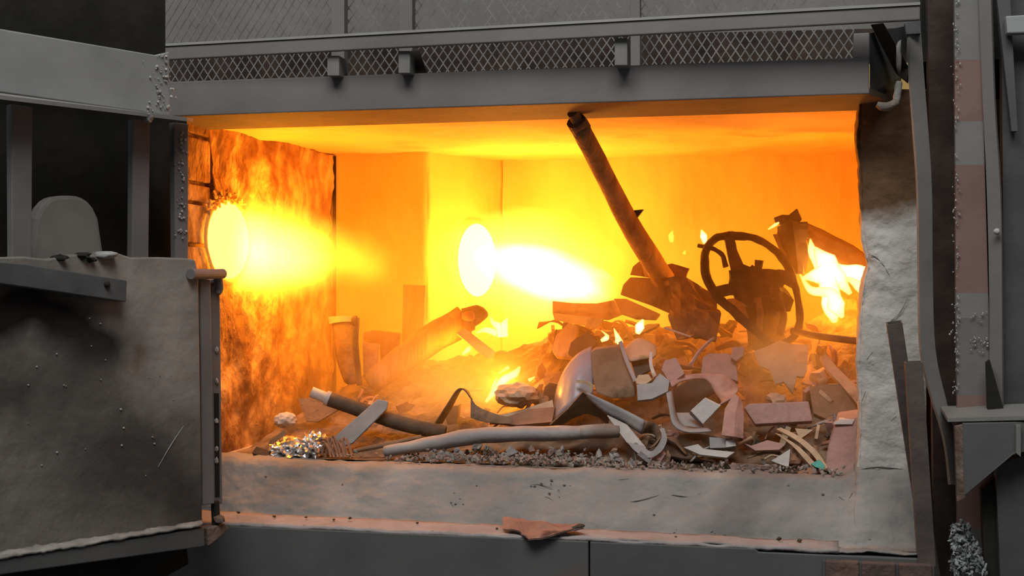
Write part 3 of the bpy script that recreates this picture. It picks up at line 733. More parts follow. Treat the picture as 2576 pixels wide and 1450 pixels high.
def fire_fill_light(loc, power, rad=.06, col=ORANGE):
    l = bpy.data.lights.new('fire_fill_light', 'POINT'); l.energy = power; l.color = col; l.shadow_soft_size = rad
    o = bpy.data.objects.new('fire_fill_light', l); o.location = loc; COL.objects.link(o); return o
fire_fill_light(R(700, 625, 5.2), 20, .10)
fire_fill_light(R(1330, 690, 6.1), 52, .12)
fire_fill_light(R(2080, 700, 5.6), 24, .08)
fire_fill_light(R(1270, 960, 5.1), 7, .05)

# ---- smoke hanging over the scrap
def haze():
    m = bpy.data.materials.new('smoke'); m.use_nodes = True
    nt = m.node_tree; nt.nodes.clear(); N, L = nt.nodes, nt.links
    out = N.new('ShaderNodeOutputMaterial'); s = N.new('ShaderNodeVolumeScatter')
    s.inputs['Color'].default_value = (1, .66, .26, 1); s.inputs['Anisotropy'].default_value = .25
    tc = N.new('ShaderNodeTexCoord'); sp = N.new('ShaderNodeSeparateXYZ'); L.new(tc.outputs['Object'], sp.inputs[0])
    mr = N.new('ShaderNodeMapRange'); mr.inputs[1].default_value = 1.05; mr.inputs[2].default_value = .15; mr.inputs[3].default_value = 0; mr.inputs[4].default_value = 1
    L.new(sp.outputs[2], mr.inputs[0])
    nz = N.new('ShaderNodeTexNoise'); nz.inputs['Scale'].default_value = 2.2; nz.inputs['Detail'].default_value = 3; L.new(tc.outputs['Object'], nz.inputs[0])
    mn = N.new('ShaderNodeMapRange'); mn.inputs[1].default_value = .38; mn.inputs[2].default_value = .68; mn.inputs[3].default_value = .25; mn.inputs[4].default_value = 1.0
    L.new(nz.outputs['Fac'], mn.inputs[0])
    q = N.new('ShaderNodeMath'); q.operation = 'MULTIPLY'; L.new(mr.outputs[0], q.inputs[0]); L.new(mn.outputs[0], q.inputs[1])
    k = N.new('ShaderNodeMath'); k.operation = 'MULTIPLY'; k.inputs[1].default_value = HAZE; L.new(q.outputs[0], k.inputs[0])
    L.new(k.outputs[0], s.inputs['Density']); L.new(s.outputs[0], out.inputs['Volume'])
    x0, x1 = XL + .05, XR - .05
    obj('smoke_haze', prism([(x0, 4.74, HZ + .02), (x1, 4.74, HZ + .02), (x1, YB - .1, HZ + .02), (x0, YB - .1, HZ + .02)], (0, 0, 1.1)), m, None, kind='stuff', label='thin orange lit smoke hanging over the scrap heap', cat='smoke')
HAZE = 1.1
haze()

def smoke_puff(c, ax, ay, az, dens, label, seed):
    m = jet_mat('smoke_puff_%d' % seed, (1, 1, 1), dens, 1.6, 1.2, 1.0)
    nt = m.node_tree; s = nt.nodes.new('ShaderNodeVolumeScatter'); s.inputs['Color'].default_value = (1, .72, .34, 1); s.inputs['Anisotropy'].default_value = .3
    e = [n for n in nt.nodes if n.type == 'EMISSION'][0]; out = [n for n in nt.nodes if n.type == 'OUTPUT_MATERIAL'][0]
    nt.links.new(e.inputs[1].links[0].from_socket, s.inputs['Density']); nt.links.new(s.outputs[0], out.inputs['Volume']); nt.nodes.remove(e)
    o = cloud('smoke_puff', c, Vector((ax, 0, 0)), Vector((0, ay, 0)), Vector((0, 0, az)), m, label)
    o['category'] = 'smoke'; o['kind'] = 'stuff'
smoke_puff(R(1150, 975, 5.0), .48, .22, .20, 5.0, 'bright orange smoke drifting low between the burnt log and the crushed pipe', 1)
smoke_puff(R(1960, 910, 4.98), .26, .16, .20, 5.0, 'bright orange smoke below the right side of the steering wheel', 2)
fire_fill_light(R(1130, 880, 5.3), 4.5, .05)  # added lamp to brighten the smoke puff by the burnt log
fire_fill_light(R(1985, 880, 5.2), 2.2, .04)  # added lamp to brighten the smoke puff below the wheel

# ================================================================== the scrap heap
HU = [(520, 1160), (640, 1128), (740, 1085), (850, 960), (950, 905), (1050, 890), (1150, 885), (1250, 866), (1340, 845), (1400, 822), (1550, 800), (1700, 795), (1850, 830), (2000, 800), (2100, 738), (2300, 720)]
YRG, YFR = 5.75, 4.66
HX = [(R(u, v, YRG).x, R(u, v, YRG).z) for u, v in HU]
def heap_z(x, y):
    zr = HX[0][1] if x <= HX[0][0] else itp(x, HX)
    t = (y - YFR) / (YRG - YFR)
    if t <= 0: k = 0.0
    elif t <= 1: k = t ** .85
    else: k = 1 - .35 * min(1, (t - 1) / .9)
    side = 1.0
    return HZ + max(0.0, zr - HZ) * k * side
def hitY(u, v):
    y = 4.55
    while y < 6.6:
        p = R(u, v, y)
        if p.z < heap_z(p.x, p.y): return y
        y += .01
    return YRG
def heap_geo():
    nx, ny = 150, 80
    x0, x1, y0, y1 = XL + .06, XR - .04, YFR - .02, 6.5
    V = []
    for j in range(ny + 1):
        for i in range(nx + 1):
            x, y = x0 + (x1 - x0) * i / nx, y0 + (y1 - y0) * j / ny
            h = heap_z(x, y)
            e = min(1.0, (h - HZ) * 6 + .1)
            h += e * (.05 * mnoise.noise(Vector((x * 4, y * 4, 1))) + .045 * abs(mnoise.noise(Vector((x * 11, y * 11, 5)))) + .02 * mnoise.noise(Vector((x * 30, y * 30, 9))))
            V.append(Vector((x, y, max(HZ - .01, h - .05))))
    ix = lambda i, j: j * (nx + 1) + i
    Fc = [(ix(i, j), ix(i + 1, j), ix(i + 1, j + 1), ix(i, j + 1)) for j in range(ny) for i in range(nx)]
    return V, Fc
M['heap'] = mat('charred_ash', (.11, .07, .042), (.27, .18, .115), .95, 12, .6, c3=(.06, .038, .024), scale3=5, lo3=.5, hi3=.65)
obj('ash_heap', heap_geo(), M['heap'], None, kind='stuff', label='brown heap of ash and fine charred debris under the scrap', cat='ash')

M['s_black'] = mat('charred_black', (.055, .038, .026), (.10, .07, .048), .75, 12, .3)
M['s_brown'] = mat('scorched_brown', (.17, .10, .055), (.29, .185, .115), .8, 8, .5, c3=(.07, .04, .022), scale3=7, lo3=.5, hi3=.68)
M['s_tan'] = mat('scorched_tan', (.40, .27, .16), (.56, .41, .28), .8, 7, .4, c3=(.20, .12, .06), scale3=8, lo3=.52, hi3=.68)
M['s_grey'] = mat('scrap_grey', (.23, .22, .22), (.34, .325, .32), .6, 7, .2, c3=(.2, .15, .12), scale3=4, lo3=.52, hi3=.7)
M['s_pale'] = mat('scrap_pale', (.38, .355, .34), (.52, .49, .47), .6, 8, .2, c3=(.22, .17, .14), scale3=9, lo3=.55, hi3=.7)
M['s_lav'] = mat('scrap_lavender', (.24, .22, .25), (.34, .31, .34), .3, 5, .08, c3=(.2, .15, .13), scale3=6, lo3=.54, hi3=.7)
M['s_pink'] = mat('scrap_pink', (.33, .19, .16), (.42, .26, .22), .8, 9, .35, c3=(.22, .11, .08), scale3=8, lo3=.52, hi3=.7)
M['s_rust'] = mat('scrap_rust', (.20, .10, .06), (.34, .18, .11), .85, 12, .3)
M['s_foil'] = mat('crumpled_foil', (.6, .6, .6), (.8, .8, .8), .35, 10, .3, metal=1.0)
M['wood'] = mat('charred_wood', (.26, .14, .06), (.46, .27, .13), .85, 6, .5, stretch=(3, 3, .6))

def face_off(P, t):
    n = Vector((0, 0, 0))
    for a, b in zip(P, P[1:] + P[:1]): n += a.cross(b)
    n.normalize()
    if n.y < 0: n = -n
    return n * t
def plate(name, label, cat, poly, m, Y=None, lean=.5, yaw=0.0, thick=.012, group=None, parent=None, bevel=0.0, lift=.05):
    uc = sum(p[0] for p in poly) / len(poly); vc = sum(p[1] for p in poly) / len(poly)
    y0 = Y if Y else hitY(uc, vc) - lift
    P = [R(u, v, y0 + lean * px(vc - v, y0) + yaw * px(u - uc, y0)) for u, v in poly]
    g = prism(P, face_off(P, thick))
    return obj(name, g, m, parent, bevel=bevel, label=label, cat=cat, group=group)
def T(o_or_name, label, cat, loc): return empty(o_or_name, label, cat, loc)

# ---- tall things
po = empty('leaning_pole', 'long scorched wooden pole leaning over the middle of the scrap heap', 'pole', R(1690, 740, 5.48))
obj('shaft', tube([(1456, 316, 4.56), (1500, 400, 4.74), (1560, 520, 5.0), (1612, 612, 5.2), (1690, 735, 5.48)], [25, 25, 25, 27, 29], sides=14, wob=.10, wscale=9, hollow=.62), M['wood'], po, smooth=True)
obj('burnt_end', tube([(1450, 303, 4.54), (1462, 326, 4.58)], [25, 25.8], sides=14, wob=.25, wscale=20, hollow=.6), M['s_brown'], po, label='ragged burnt end')
obj('spur', prism([R(1586, 530, 5.06), R(1618, 527, 5.06), R(1600, 550, 5.07)], (0, .03, 0)), M['s_black'], po)
M['wheel'] = mat('charred_wheel', (.030, .020, .014), (.065, .043, .028), .8, 14, .4)
# ---- steering wheel
wc = R(1893, 730, 5.30)
sw = empty('steering_wheel', 'burnt bare steering wheel tilted on top of the scrap heap', 'steering wheel', wc)
rim = [(1838, 592, 5.34), (1890, 598, 5.32), (1940, 622, 5.30), (1980, 668, 5.27), (2003, 730, 5.24), (2012, 800, 5.22), (1996, 850, 5.20), (1955, 868, 5.19), (1912, 842, 5.18), (1850, 788, 5.19), (1797, 738, 5.22), (1774, 680, 5.26), (1776, 630, 5.30), (1800, 600, 5.33), (1838, 592, 5.34)]
obj('rim', tube(rim, [12, 9, 9, 10, 9, 9, 9, 11, 12, 12, 12, 11, 10, 9, 12], sides=10, n=6, wob=.28, wscale=26), M['wheel'], sw, smooth=True)
obj('spoke', sheet([[(1822, 600, 5.32), (1846, 596, 5.33)], [(1832, 650, 5.29), (1858, 640, 5.30)], [(1846, 700, 5.27), (1885, 690, 5.27)], [(1880, 745, 5.25), (1920, 720, 5.25)]], thick=.02, n=4, m=2, wob=.012, wscale=25), M['s_black'], sw)
obj('spoke', sheet([[(1790, 728, 5.24), (1800, 752, 5.23)], [(1830, 716, 5.26), (1836, 742, 5.25)], [(1880, 716, 5.26), (1884, 748, 5.25)]], thick=.02, n=4, m=2, wob=.012, wscale=25), M['s_black'], sw)
obj('spoke', sheet([[(1915, 690, 5.26), (1915, 730, 5.25)], [(1960, 678, 5.26), (1962, 712, 5.26)], [(2000, 690, 5.25), (2000, 730, 5.24)]], thick=.025, n=4, m=2, wob=.015, wscale=25), M['s_black'], sw)
obj('hub', join(blob(R(1908, 728, 5.27), (px(56, 5.3), px(34, 5.3), px(46, 5.3)), 3, .7, 2.6, seed=3), blob(R(1868, 700, 5.27), (px(34, 5.3), px(24, 5.3), px(30, 5.3)), 2, .8, 2.6, seed=5), blob(R(1950, 756, 5.27), (px(36, 5.3), px(26, 5.3), px(44, 5.3)), 2, .8, 2.4, seed=6)), M['wheel'], sw)
obj('hub_stud', tube([(1906, 690, 5.25), (1910, 655, 5.25)], [8, 11], sides=8), M['wheel'], sw)
obj('column_stalk', tube([(1908, 740, 5.28), (1922, 800, 5.33), (1940, 862, 5.38)], [44, 42, 46], sides=9, wob=.5, wscale=16), M['wheel'], sw)
obj('bracket_arm', tube([(1950, 740, 5.24), (1970, 790, 5.23), (1962, 845, 5.22)], [11, 9, 10], sides=7, wob=.3, wscale=40), M['wheel'], sw)
obj('bracket_arm', tube([(1905, 750, 5.22), (1912, 790, 5.21), (1908, 836, 5.21)], [9, 8, 9], sides=7, wob=.3, wscale=40), M['s_brown'], sw)
obj('cable', tube([(1756, 618, 5.33), (1790, 625, 5.31), (1815, 640, 5.30), (1826, 672, 5.29)], [5, 6, 6, 7], sides=7, wob=.3, wscale=60), M['s_black'], sw)
# ---- blackened bracket and curved panel at the right
br = empty('burnt_bracket', 'blackened crumpled bracket standing beside the steering wheel', 'bracket', R(1990, 660, 5.45))
obj('body', sheet([[(1955, 600, 5.44), (1990, 580, 5.42), (2030, 600, 5.45)], [(1962, 570, 5.43), (1992, 560, 5.40), (2026, 560, 5.44)], [(1984, 640, 5.42), (2002, 640, 5.39), (2028, 640, 5.43)], [(1992, 690, 5.41), (2005, 690, 5.38), (2020, 690, 5.42)]][::1], thick=.03, n=3, m=3, wob=.02, wscale=14), M['s_black'], br)
obj('torn_top', prism([R(1946, 548, 5.42), R(1968, 540, 5.42), R(1984, 541, 5.42), R(2005, 524, 5.42), (R(2018, 552, 5.42)), R(2006, 562, 5.42), R(1990, 560, 5.42), R(1966, 566, 5.42), R(1950, 560, 5.42)], (0, .05, 0)), M['s_black'], br, bevel=.004)
obj('flap', prism([R(1944, 590, 5.41), R(1962, 588, 5.41), R(1986, 660, 5.40), R(1970, 650, 5.40)], (0, .02, 0)), M['s_brown'], br)
obj('curved_scrap_sheet', sheet([[(2022, 558, 5.60), (2034, 620, 5.52)], [(2070, 582, 5.62), (2070, 640, 5.52)], [(2130, 612, 5.64), (2120, 672, 5.54)], [(2200, 656, 5.66), (2200, 712, 5.56)]], thick=.014, n=5, m=4, wob=.01, wscale=6), M['s_brown'], None, smooth=True, label='broad curved scorched panel behind the fire at the right jamb', cat='panel')
# ---- top of the heap, centre
bx = empty('scorched_carton', 'dark scorched carton with torn flaps at the foot of the leaning pole', 'carton', R(1640, 770, 5.40))
obj('front_side', prism([R(1568, 716, 5.42), R(1585, 698, 5.42), R(1660, 700, 5.38), R(1682, 705, 5.38), R(1697, 748, 5.36), R(1690, 792, 5.34), R(1640, 770, 5.36), R(1560, 742, 5.40)], (0, .05, 0)), M['s_brown'], bx, bevel=.004)
obj('flap', prism([R(1585, 692, 5.45), R(1592, 672, 5.46), R(1612, 655, 5.46), R(1640, 672, 5.46), R(1655, 702, 5.44)], (0, .03, .005)), M['s_rust'], bx)
obj('flap', prism([R(1610, 652, 5.44), R(1640, 668, 5.44), R(1650, 700, 5.42), R(1622, 696, 5.42)], (0, .02, 0)), M['s_tan'], bx)
obj('side_flap', prism([R(1655, 672, 5.40), R(1690, 663, 5.42), R(1734, 676, 5.42), R(1728, 688, 5.42), R(1724, 704, 5.40), R(1660, 706, 5.38)], (0, .03, 0)), M['s_rust'], bx)
bb = empty('plank_box', 'orange lit flat board box at the left of the scorched carton', 'board', R(1480, 830, 5.50))
obj('front_board', prism([R(1390, 758, 5.52), R(1440, 763, 5.50), R(1500, 764, 5.48), R(1562, 752, 5.46), R(1570, 790, 5.44), R(1530, 806, 5.44), R(1390, 790, 5.52)], (0, .04, 0)), M['s_tan'], bb)
obj('lower_board', prism([R(1390, 788, 5.50), R(1520, 802, 5.42), R(1500, 826, 5.40), R(1395, 806, 5.46)], (0, .03, 0)), M['s_pale'], bb)
plate('bent_tray', 'pale edged bent tray under the scorched carton', 'tray', [(1545, 752), (1575, 752), (1660, 790), (1650, 802), (1600, 800), (1560, 786)], M['s_tan'], Y=5.34, lean=.9)
plate('angled_board', 'tan board slanting against the heap left of the small twin flames', 'board', [(1388, 880), (1398, 845), (1432, 812), (1452, 820), (1440, 900), (1400, 896)], M['s_tan'], Y=5.30, lean=.5, thick=.03)
plate('charred_bracket', 'small dark folded bracket left of the small twin flames', 'bracket', [(1428, 890), (1436, 862), (1450, 850), (1480, 832), (1502, 862), (1496, 872), (1462, 880), (1448, 900)], M['s_black'], Y=5.22, lean=.3, thick=.04, bevel=.003)
obj('crumpled_sheet', sheet([[(1682, 705, 5.36), (1740, 705, 5.34), (1805, 740, 5.32)], [(1692, 760, 5.30), (1745, 770, 5.26), (1806, 790, 5.28)], [(1690, 810, 5.24), (1745, 820, 5.20), (1806, 835, 5.22)], [(1700, 850, 5.18), (1750, 858, 5.14), (1800, 862, 5.16)]], thick=.01, n=4, m=4, wob=.05, wscale=9, seed=2), M['s_brown'], None, label='crumpled brown sheet between the carton and the steering wheel', cat='sheet')
obj('wire_rod', tube([(1672, 825, 5.12), (1738, 848, 5.10)], [3, 2.4], sides=6), M['s_pale'], None, label='thin bright rod lying across the crumpled brown sheet', cat='rod')
plate('burnt_paper', 'scorched pale paper sheet below the wheel rim', 'paper', [(1830, 752), (1880, 748), (1902, 770), (1912, 830), (1900, 840), (1838, 790)], M['s_tan'], Y=5.33, lean=.4, thick=.006)
obj('dark_rod', tube([(1990, 832, 5.20), (2060, 846, 5.16), (2170, 860, 5.08)], [8, 9, 9], sides=8), M['s_black'], None, smooth=True, label='thin dark rod running from the wheel to the right jamb', cat='rod')
obj('hot_bar', sheet([[(2062, 902, 5.10), (2078, 894, 5.12)], [(2084, 938, 5.06), (2104, 926, 5.08)], [(2120, 976, 5.0), (2140, 962, 5.02)], [(2166, 1030, 4.92), (2180, 1006, 4.94)]], thick=.015, n=4, m=2), M['s_tan'], None, label='glowing tan bent bar curving down to the right jamb', cat='bar')
# ---- left group
lb = empty('curved_bucket', 'half of a scorched curved bucket standing upright at the left', 'bucket', R(880, 980, 5.30))
obj('shell', sheet([[(836, 800, 5.34), (860, 800, 5.26), (888, 800, 5.24)], [(842, 850, 5.33), (862, 850, 5.25), (890, 850, 5.23)], [(850, 910, 5.30), (868, 910, 5.23), (892, 910, 5.22)], [(868, 962, 5.26), (880, 968, 5.2), (900, 965, 5.2)]], thick=.008, n=4, m=5), M['s_brown'], lb, smooth=True)
obj('rim_band', sheet([[(829, 797, 5.34), (831, 815, 5.34)], [(858, 796, 5.245), (860, 810, 5.245)], [(890, 797, 5.225), (891, 809, 5.225)]], thick=.012, n=4, m=1), M['s_pale'], lb)
obj('post_rod', tube([(896, 800, 5.2), (895, 860, 5.19), (900, 920, 5.18), (905, 970, 5.17)], [10, 8, 8, 8], sides=9, wob=.15, wscale=30), M['s_black'], lb, smooth=True)
obj('rod_loop', blob(R(893, 808, 5.19), (px(11, 5.2), px(8, 5.2), px(15, 5.2)), 2, .2), M['s_black'], lb, smooth=True)
plate('upright_board', 'small tan board standing behind the curved bucket', 'board', [(912, 860), (954, 866), (950, 925), (935, 948), (914, 950)], M['s_tan'], Y=5.34, lean=.15, thick=.012)
plate('arched_plate', 'brown arched plate leaning behind the small tan board', 'plate', [(914, 838), (940, 831), (1006, 838), (1002, 905), (960, 950), (955, 868), (914, 858)], M['s_brown'], Y=5.48, lean=.2, thick=.02)
plate('upright_plank', 'tall scorched plank standing in the smoke left of the back burner', 'plank', [(1014, 716), (1070, 718), (1062, 880), (1010, 890)], M['wood'], Y=5.7, lean=.12, thick=.03, bevel=.003)
lo = empty('burnt_log', 'thick burnt log lying diagonally with its round end up', 'log', R(950, 960, 5.40))
obj('trunk', tube([(930, 968, 5.28), (1010, 908, 5.34), (1090, 850, 5.40), (1168, 806, 5.46)], [30, 36, 38, 40], sides=14, wob=.12, wscale=10), M['wood'], lo, smooth=True)
obj('rolled_end', tube([(1168, 806, 5.44), (1196, 800, 5.45), (1206, 810, 5.45)], [34, 33, 26], sides=14, wob=.2, wscale=14), M['s_black'], lo, smooth=True)
obj('collar', blob(R(1180, 796, 5.34), (px(20, 5.4), px(10, 5.4), px(13, 5.4)), 2, .4), M['s_rust'], lo, smooth=True)
obj('bark_flake', prism([R(1098, 826, 5.35), R(1130, 798, 5.36), R(1136, 806, 5.36), R(1116, 832, 5.35)], (0, .02, 0)), M['s_rust'], lo)
plate('short_board', 'short board resting on the burnt log', 'board', [(1148, 838), (1168, 825), (1244, 884), (1238, 902), (1224, 902)], M['s_tan'], Y=5.24, lean=.5, thick=.025)
plate('leaning_flap', 'olive brown flap of sheet metal behind the black tube', 'flap', [(750, 1003), (822, 1000), (852, 1030), (800, 1062), (770, 1060)], M['s_brown'], Y=4.98, lean=.4, thick=.01)
bt = empty('black_tube', 'black tube with a pale cut end lying at the left front', 'tube', R(980, 1060, 4.85))
obj('tube_wall', tube([(826, 1004, 4.80), (920, 1036, 4.81), (1010, 1066, 4.82), (1120, 1090, 4.84)], [20, 20, 20, 20], sides=16, hollow=.7, wob=.04), M['s_black'], bt, smooth=True)
obj('cut_end', tube([(819, 1001, 4.797), (829, 1005, 4.801)], [20, 20.6], sides=16, hollow=.72), M['s_pale'], bt, smooth=True, label='pale cut end')
plate('grey_strip', 'flat light grey slat leaning across the black tube', 'slat', [(840, 1104), (846, 1094), (950, 1004), (976, 1010), (972, 1030), (886, 1116), (868, 1122)], M['s_grey'], Y=4.74, lean=.35, thick=.012, bevel=.003)
# ---- foil, lump and scraps at the left front
def crumple(c, size, seed, m, name, label, cat, sub=3, rough=.9, group=None):
    V, Fc = ico(sub); rg_ = random.Random(seed); out = []
    for v in V:
        k = 1 + rough * .5 * mnoise.noise(v * 3 + Vector((seed, 0, 0))) + rough * .35 * mnoise.noise(v * 9 + Vector((0, seed, 0)))
        out.append(Vector(c) + Vector((v.x * size[0], v.y * size[1], v.z * size[2])) * k)
    return obj(name, (out, Fc), m, None, label=label, cat=cat, group=group)
crumple(R(735, 1136, 4.72), (px(58, 4.7), .10, px(34, 4.7)), 3, M['s_foil'], 'crumpled_foil', 'glittering heap of crumpled silver foil at the left front', 'foil', sub=4)
crumple(R(790, 1124, 4.70), (px(34, 4.7), .07, px(34, 4.7)), 8, M['s_foil'], 'crumpled_foil', 'smaller crumpled silver foil ball right of the glittering foil heap', 'foil', sub=4)
crumple(R(718, 1058, 4.86), (px(30, 4.8), .05, px(22, 4.8)), 5, M['s_pale'], 'white_lump', 'rounded white lump above the crumpled foil', 'lump', sub=3, rough=.35)
plate('brown_board', 'small brown board standing left of the foil', 'board', [(672, 1122), (680, 1108), (716, 1082), (718, 1092), (712, 1120)], M['s_brown'], Y=4.76, lean=.3)
plate('dark_flake', 'dark bent flake at the extreme left of the scrap', 'flake', [(634, 1140), (645, 1124), (664, 1130), (690, 1140), (704, 1152), (660, 1150)], M['s_black'], Y=4.66, lean=1.0, thick=.015)
obj('frayed_wire', join(*[tube([(800 + 9 * k, 1140 + (k % 3) * 6, 4.66), (812 + 9 * k, 1112 - (k % 4) * 5, 4.68), (826 + 9 * k, 1128 + (k % 2) * 10, 4.66), (832 + 9 * k, 1152, 4.64)], [3, 4, 4, 3], sides=5, n=3) for k in range(7)]), M['s_rust'], None, kind='stuff', label='tangle of rusty frayed wire right of the foil', cat='wire')
# ---- arched strip and triangle
ar = empty('arched_strip', 'thin dark metal strip bent into an arch with a triangular tail', 'strip', R(1190, 1070, 4.85))
obj('arch', sheet([[(1094, 1066, 4.84), (1112, 1066, 4.90)], [(1124, 1020, 4.83), (1140, 1018, 4.89)], [(1150, 982, 4.82), (1160, 982, 4.88)], [(1168, 982, 4.82), (1176, 984, 4.88)], [(1184, 1002, 4.81), (1188, 1006, 4.87)]], thick=.005, n=5, m=2), M['s_black'], ar)
obj('tail', sheet([[(1184, 1000, 4.81), (1184, 1052, 4.79)], [(1200, 1022, 4.81), (1210, 1060, 4.79)], [(1240, 1040, 4.82), (1250, 1066, 4.80)], [(1300, 1056, 4.84), (1300, 1068, 4.82)]], thick=.005, n=4, m=3), M['s_brown'], ar)
# ---- long crushed pipe at the front
cp = empty('crushed_pipe', 'long crushed pale grey pipe lying along the front of the heap', 'pipe', R(1260, 1130, 4.68))
obj('pipe_wall', tube([(968, 1136, 4.66), (1040, 1124, 4.67), (1120, 1110, 4.68), (1200, 1098, 4.69), (1300, 1092, 4.70), (1400, 1091, 4.70), (1480, 1086, 4.70)], [17, 21, 25, 26, 25, 24, 22], sides=16, n=6, wob=.16, wscale=14, flat=.8), M['s_grey'], cp, smooth=True)
obj('bright_end', tube([(1462, 1087, 4.695), (1510, 1085, 4.70), (1556, 1084, 4.72)], [23, 24, 22], sides=14, n=4, wob=.14, wscale=14, flat=.8), M['s_grey'], cp, smooth=True, label='paler sleeve at the right end')
obj('thin_rod', tube([(890, 1136, 4.68), (980, 1118, 4.70), (1060, 1100, 4.74)], [6, 7, 6], sides=7), M['s_brown'], None, label='thin brown rod poking out behind the left end of the crushed pipe', cat='rod')
crumple(R(1300, 994, 4.95), (px(54, 4.95), .12, px(32, 4.95)), 14, M['s_tan'], 'refractory_lump', 'rounded tan lump glowing in front of the low central flames', 'lump', sub=3, rough=.45)
obj('hot_strip', sheet([[(1230, 1052, 4.86), (1232, 1068, 4.84)], [(1300, 1036, 4.88), (1304, 1058, 4.86)], [(1390, 1008, 4.92), (1394, 1030, 4.90)]], thick=.01, n=4, m=2), M['s_tan'], None, label='tan strip rising to the right behind the crushed pipe', cat='strip')
plate('rust_plate', 'rust coloured plate lying behind the middle of the crushed pipe', 'plate', [(1240, 1062), (1330, 1030), (1396, 1024), (1388, 1062), (1300, 1070)], M['s_rust'], Y=4.84, lean=1.0)
# ---- big curved sheets in the middle
obj('curved_sheet', sheet([[(1488, 872, 4.98), (1494, 930, 4.90), (1490, 1000, 4.84)], [(1455, 890, 4.94), (1455, 940, 4.86), (1450, 1010, 4.80)], [(1424, 925, 4.93), (1424, 970, 4.86), (1424, 1030, 4.80)], [(1402, 975, 4.95), (1402, 1010, 4.88), (1402, 1050, 4.82)], [(1391, 1040, 4.98), (1394, 1050, 4.92), (1396, 1066, 4.86)]], thick=.005, n=5, m=5), M['s_lav'], None, smooth=True, label='large lavender grey sheet curled into a quarter circle', cat='sheet')
pn = empty('boxy_scrap', 'dark olive boxy panel in the middle of the heap', 'panel', R(1540, 1010, 4.90))
obj('face', prism([R(1486, 886, 4.92), R(1496, 880, 4.92), R(1560, 872, 4.92), R(1596, 968, 4.84), R(1598, 1000, 4.82), R(1540, 1004, 4.82), R(1500, 990, 4.83), R(1490, 950, 4.86)], (0, .05, .01)), M['s_brown'], pn, bevel=.006)
obj('edge_strip', sheet([[(1556, 862, 4.92), (1564, 858, 4.93)], [(1572, 910, 4.87), (1580, 906, 4.88)], [(1594, 962, 4.82), (1602, 958, 4.83)]], thick=.006, n=4, m=1), M['s_grey'], pn)
obj('bright_tab', sheet([[(1450, 956, 4.80), (1448, 964, 4.80)], [(1480, 960, 4.79), (1478, 968, 4.79)], [(1494, 972, 4.79), (1488, 990, 4.79)]], thick=.005, n=3, m=1), M['s_tan'], pn)
obj('domed_scrap', sheet([[(1568, 880, 4.98), (1575, 900, 4.94), (1585, 910, 4.9)], [(1605, 852, 5.0), (1612, 880, 4.95), (1615, 905, 4.9)], [(1650, 870, 5.0), (1650, 890, 4.95), (1645, 900, 4.92)]], thick=.008, n=5, m=4), M['s_tan'], None, smooth=True, label='domed tan cap just below the small twin flames', cat='cap')
obj('folded_strip', sheet([[(1384, 1068, 4.76), (1400, 1078, 4.80)], [(1428, 1028, 4.76), (1440, 1052, 4.82)], [(1466, 986, 4.75), (1476, 1040, 4.83)], [(1500, 1006, 4.75), (1508, 1050, 4.83)], [(1530, 1036, 4.74), (1530, 1070, 4.80)]], thick=.006, n=4, m=3, lin=True), M['s_brown'], None, label='dark strip folded into a peak above the crushed pipe', cat='strip')
lr = empty('ribbon_loop', 'pale steel ribbon twisted into a hanging loop in the middle front', 'ribbon', R(1610, 1150, 4.66))
obj('upper_band', sheet([[(1476, 988, 4.74), (1478, 1000, 4.75)], [(1530, 1012, 4.73), (1522, 1040, 4.74)], [(1580, 1036, 4.72), (1572, 1066, 4.73)], [(1622, 1058, 4.70), (1612, 1092, 4.71)]], thick=.005, n=5, m=3), M['s_grey'], lr, smooth=True)
obj('bright_facet', prism([R(1527, 1046, 4.715), R(1576, 1070, 4.71), R(1624, 1128, 4.67), R(1580, 1118, 4.67)], (.002, .006, .001)), M['s_pale'], lr)
obj('lower_band', sheet([[(1578, 1114, 4.670), (1622, 1124, 4.672)], [(1598, 1136, 4.655), (1626, 1131, 4.66)], [(1630, 1153, 4.64), (1640, 1136, 4.65)], [(1662, 1138, 4.66), (1656, 1118, 4.67)], [(1678, 1108, 4.69), (1664, 1098, 4.70)], [(1672, 1078, 4.73), (1660, 1080, 4.74)]], thick=.005, n=5, m=2), M['s_grey'], lr)
obj('inner_curl', sheet([[(1612, 1092, 4.71), (1625, 1058, 4.71)], [(1632, 1090, 4.76), (1650, 1066, 4.76)], [(1652, 1110, 4.74), (1668, 1090, 4.74)], [(1630, 1132, 4.70), (1650, 1120, 4.72)]], thick=.005, n=5, m=2), M['s_brown'], lr, smooth=True)
plate('blue_grey_tile', 'blue grey broken tile right of the dark panel', 'tile', [(1602, 968), (1640, 964), (1660, 940), (1684, 958), (1680, 985), (1640, 1004), (1604, 1008)], M['s_grey'], Y=4.80, lean=.5, thick=.02)
plate('pink_tile', 'pink broken tile above the blue grey tile', 'tile', [(1664, 930), (1672, 908), (1700, 900), (1722, 940), (1694, 962), (1680, 955)], M['s_pink'], Y=4.86, lean=.5, thick=.02)
plate('orange_tile', 'small tan tile wedged above the blue grey tile', 'tile', [(1598, 958), (1606, 944), (1632, 942), (1640, 956), (1622, 968), (1602, 966)], M['s_tan'], Y=4.82, lean=.5, thick=.02)
obj('curved_offcut', sheet([[(1634, 888, 4.90), (1642, 886, 4.90)], [(1634, 920, 4.86), (1642, 918, 4.86)], [(1644, 952, 4.82), (1652, 946, 4.82)]], thick=.006, n=5, m=1), M['s_pale'], None, label='narrow pale curved blade standing above the blue grey tile', cat='blade')
plate('dark_hollow_board', 'dark brown board between the dark panel and the pink tile', 'board', [(1588, 912), (1628, 896), (1636, 930), (1600, 950)], M['s_black'], Y=4.92, lean=.4, thick=.02)
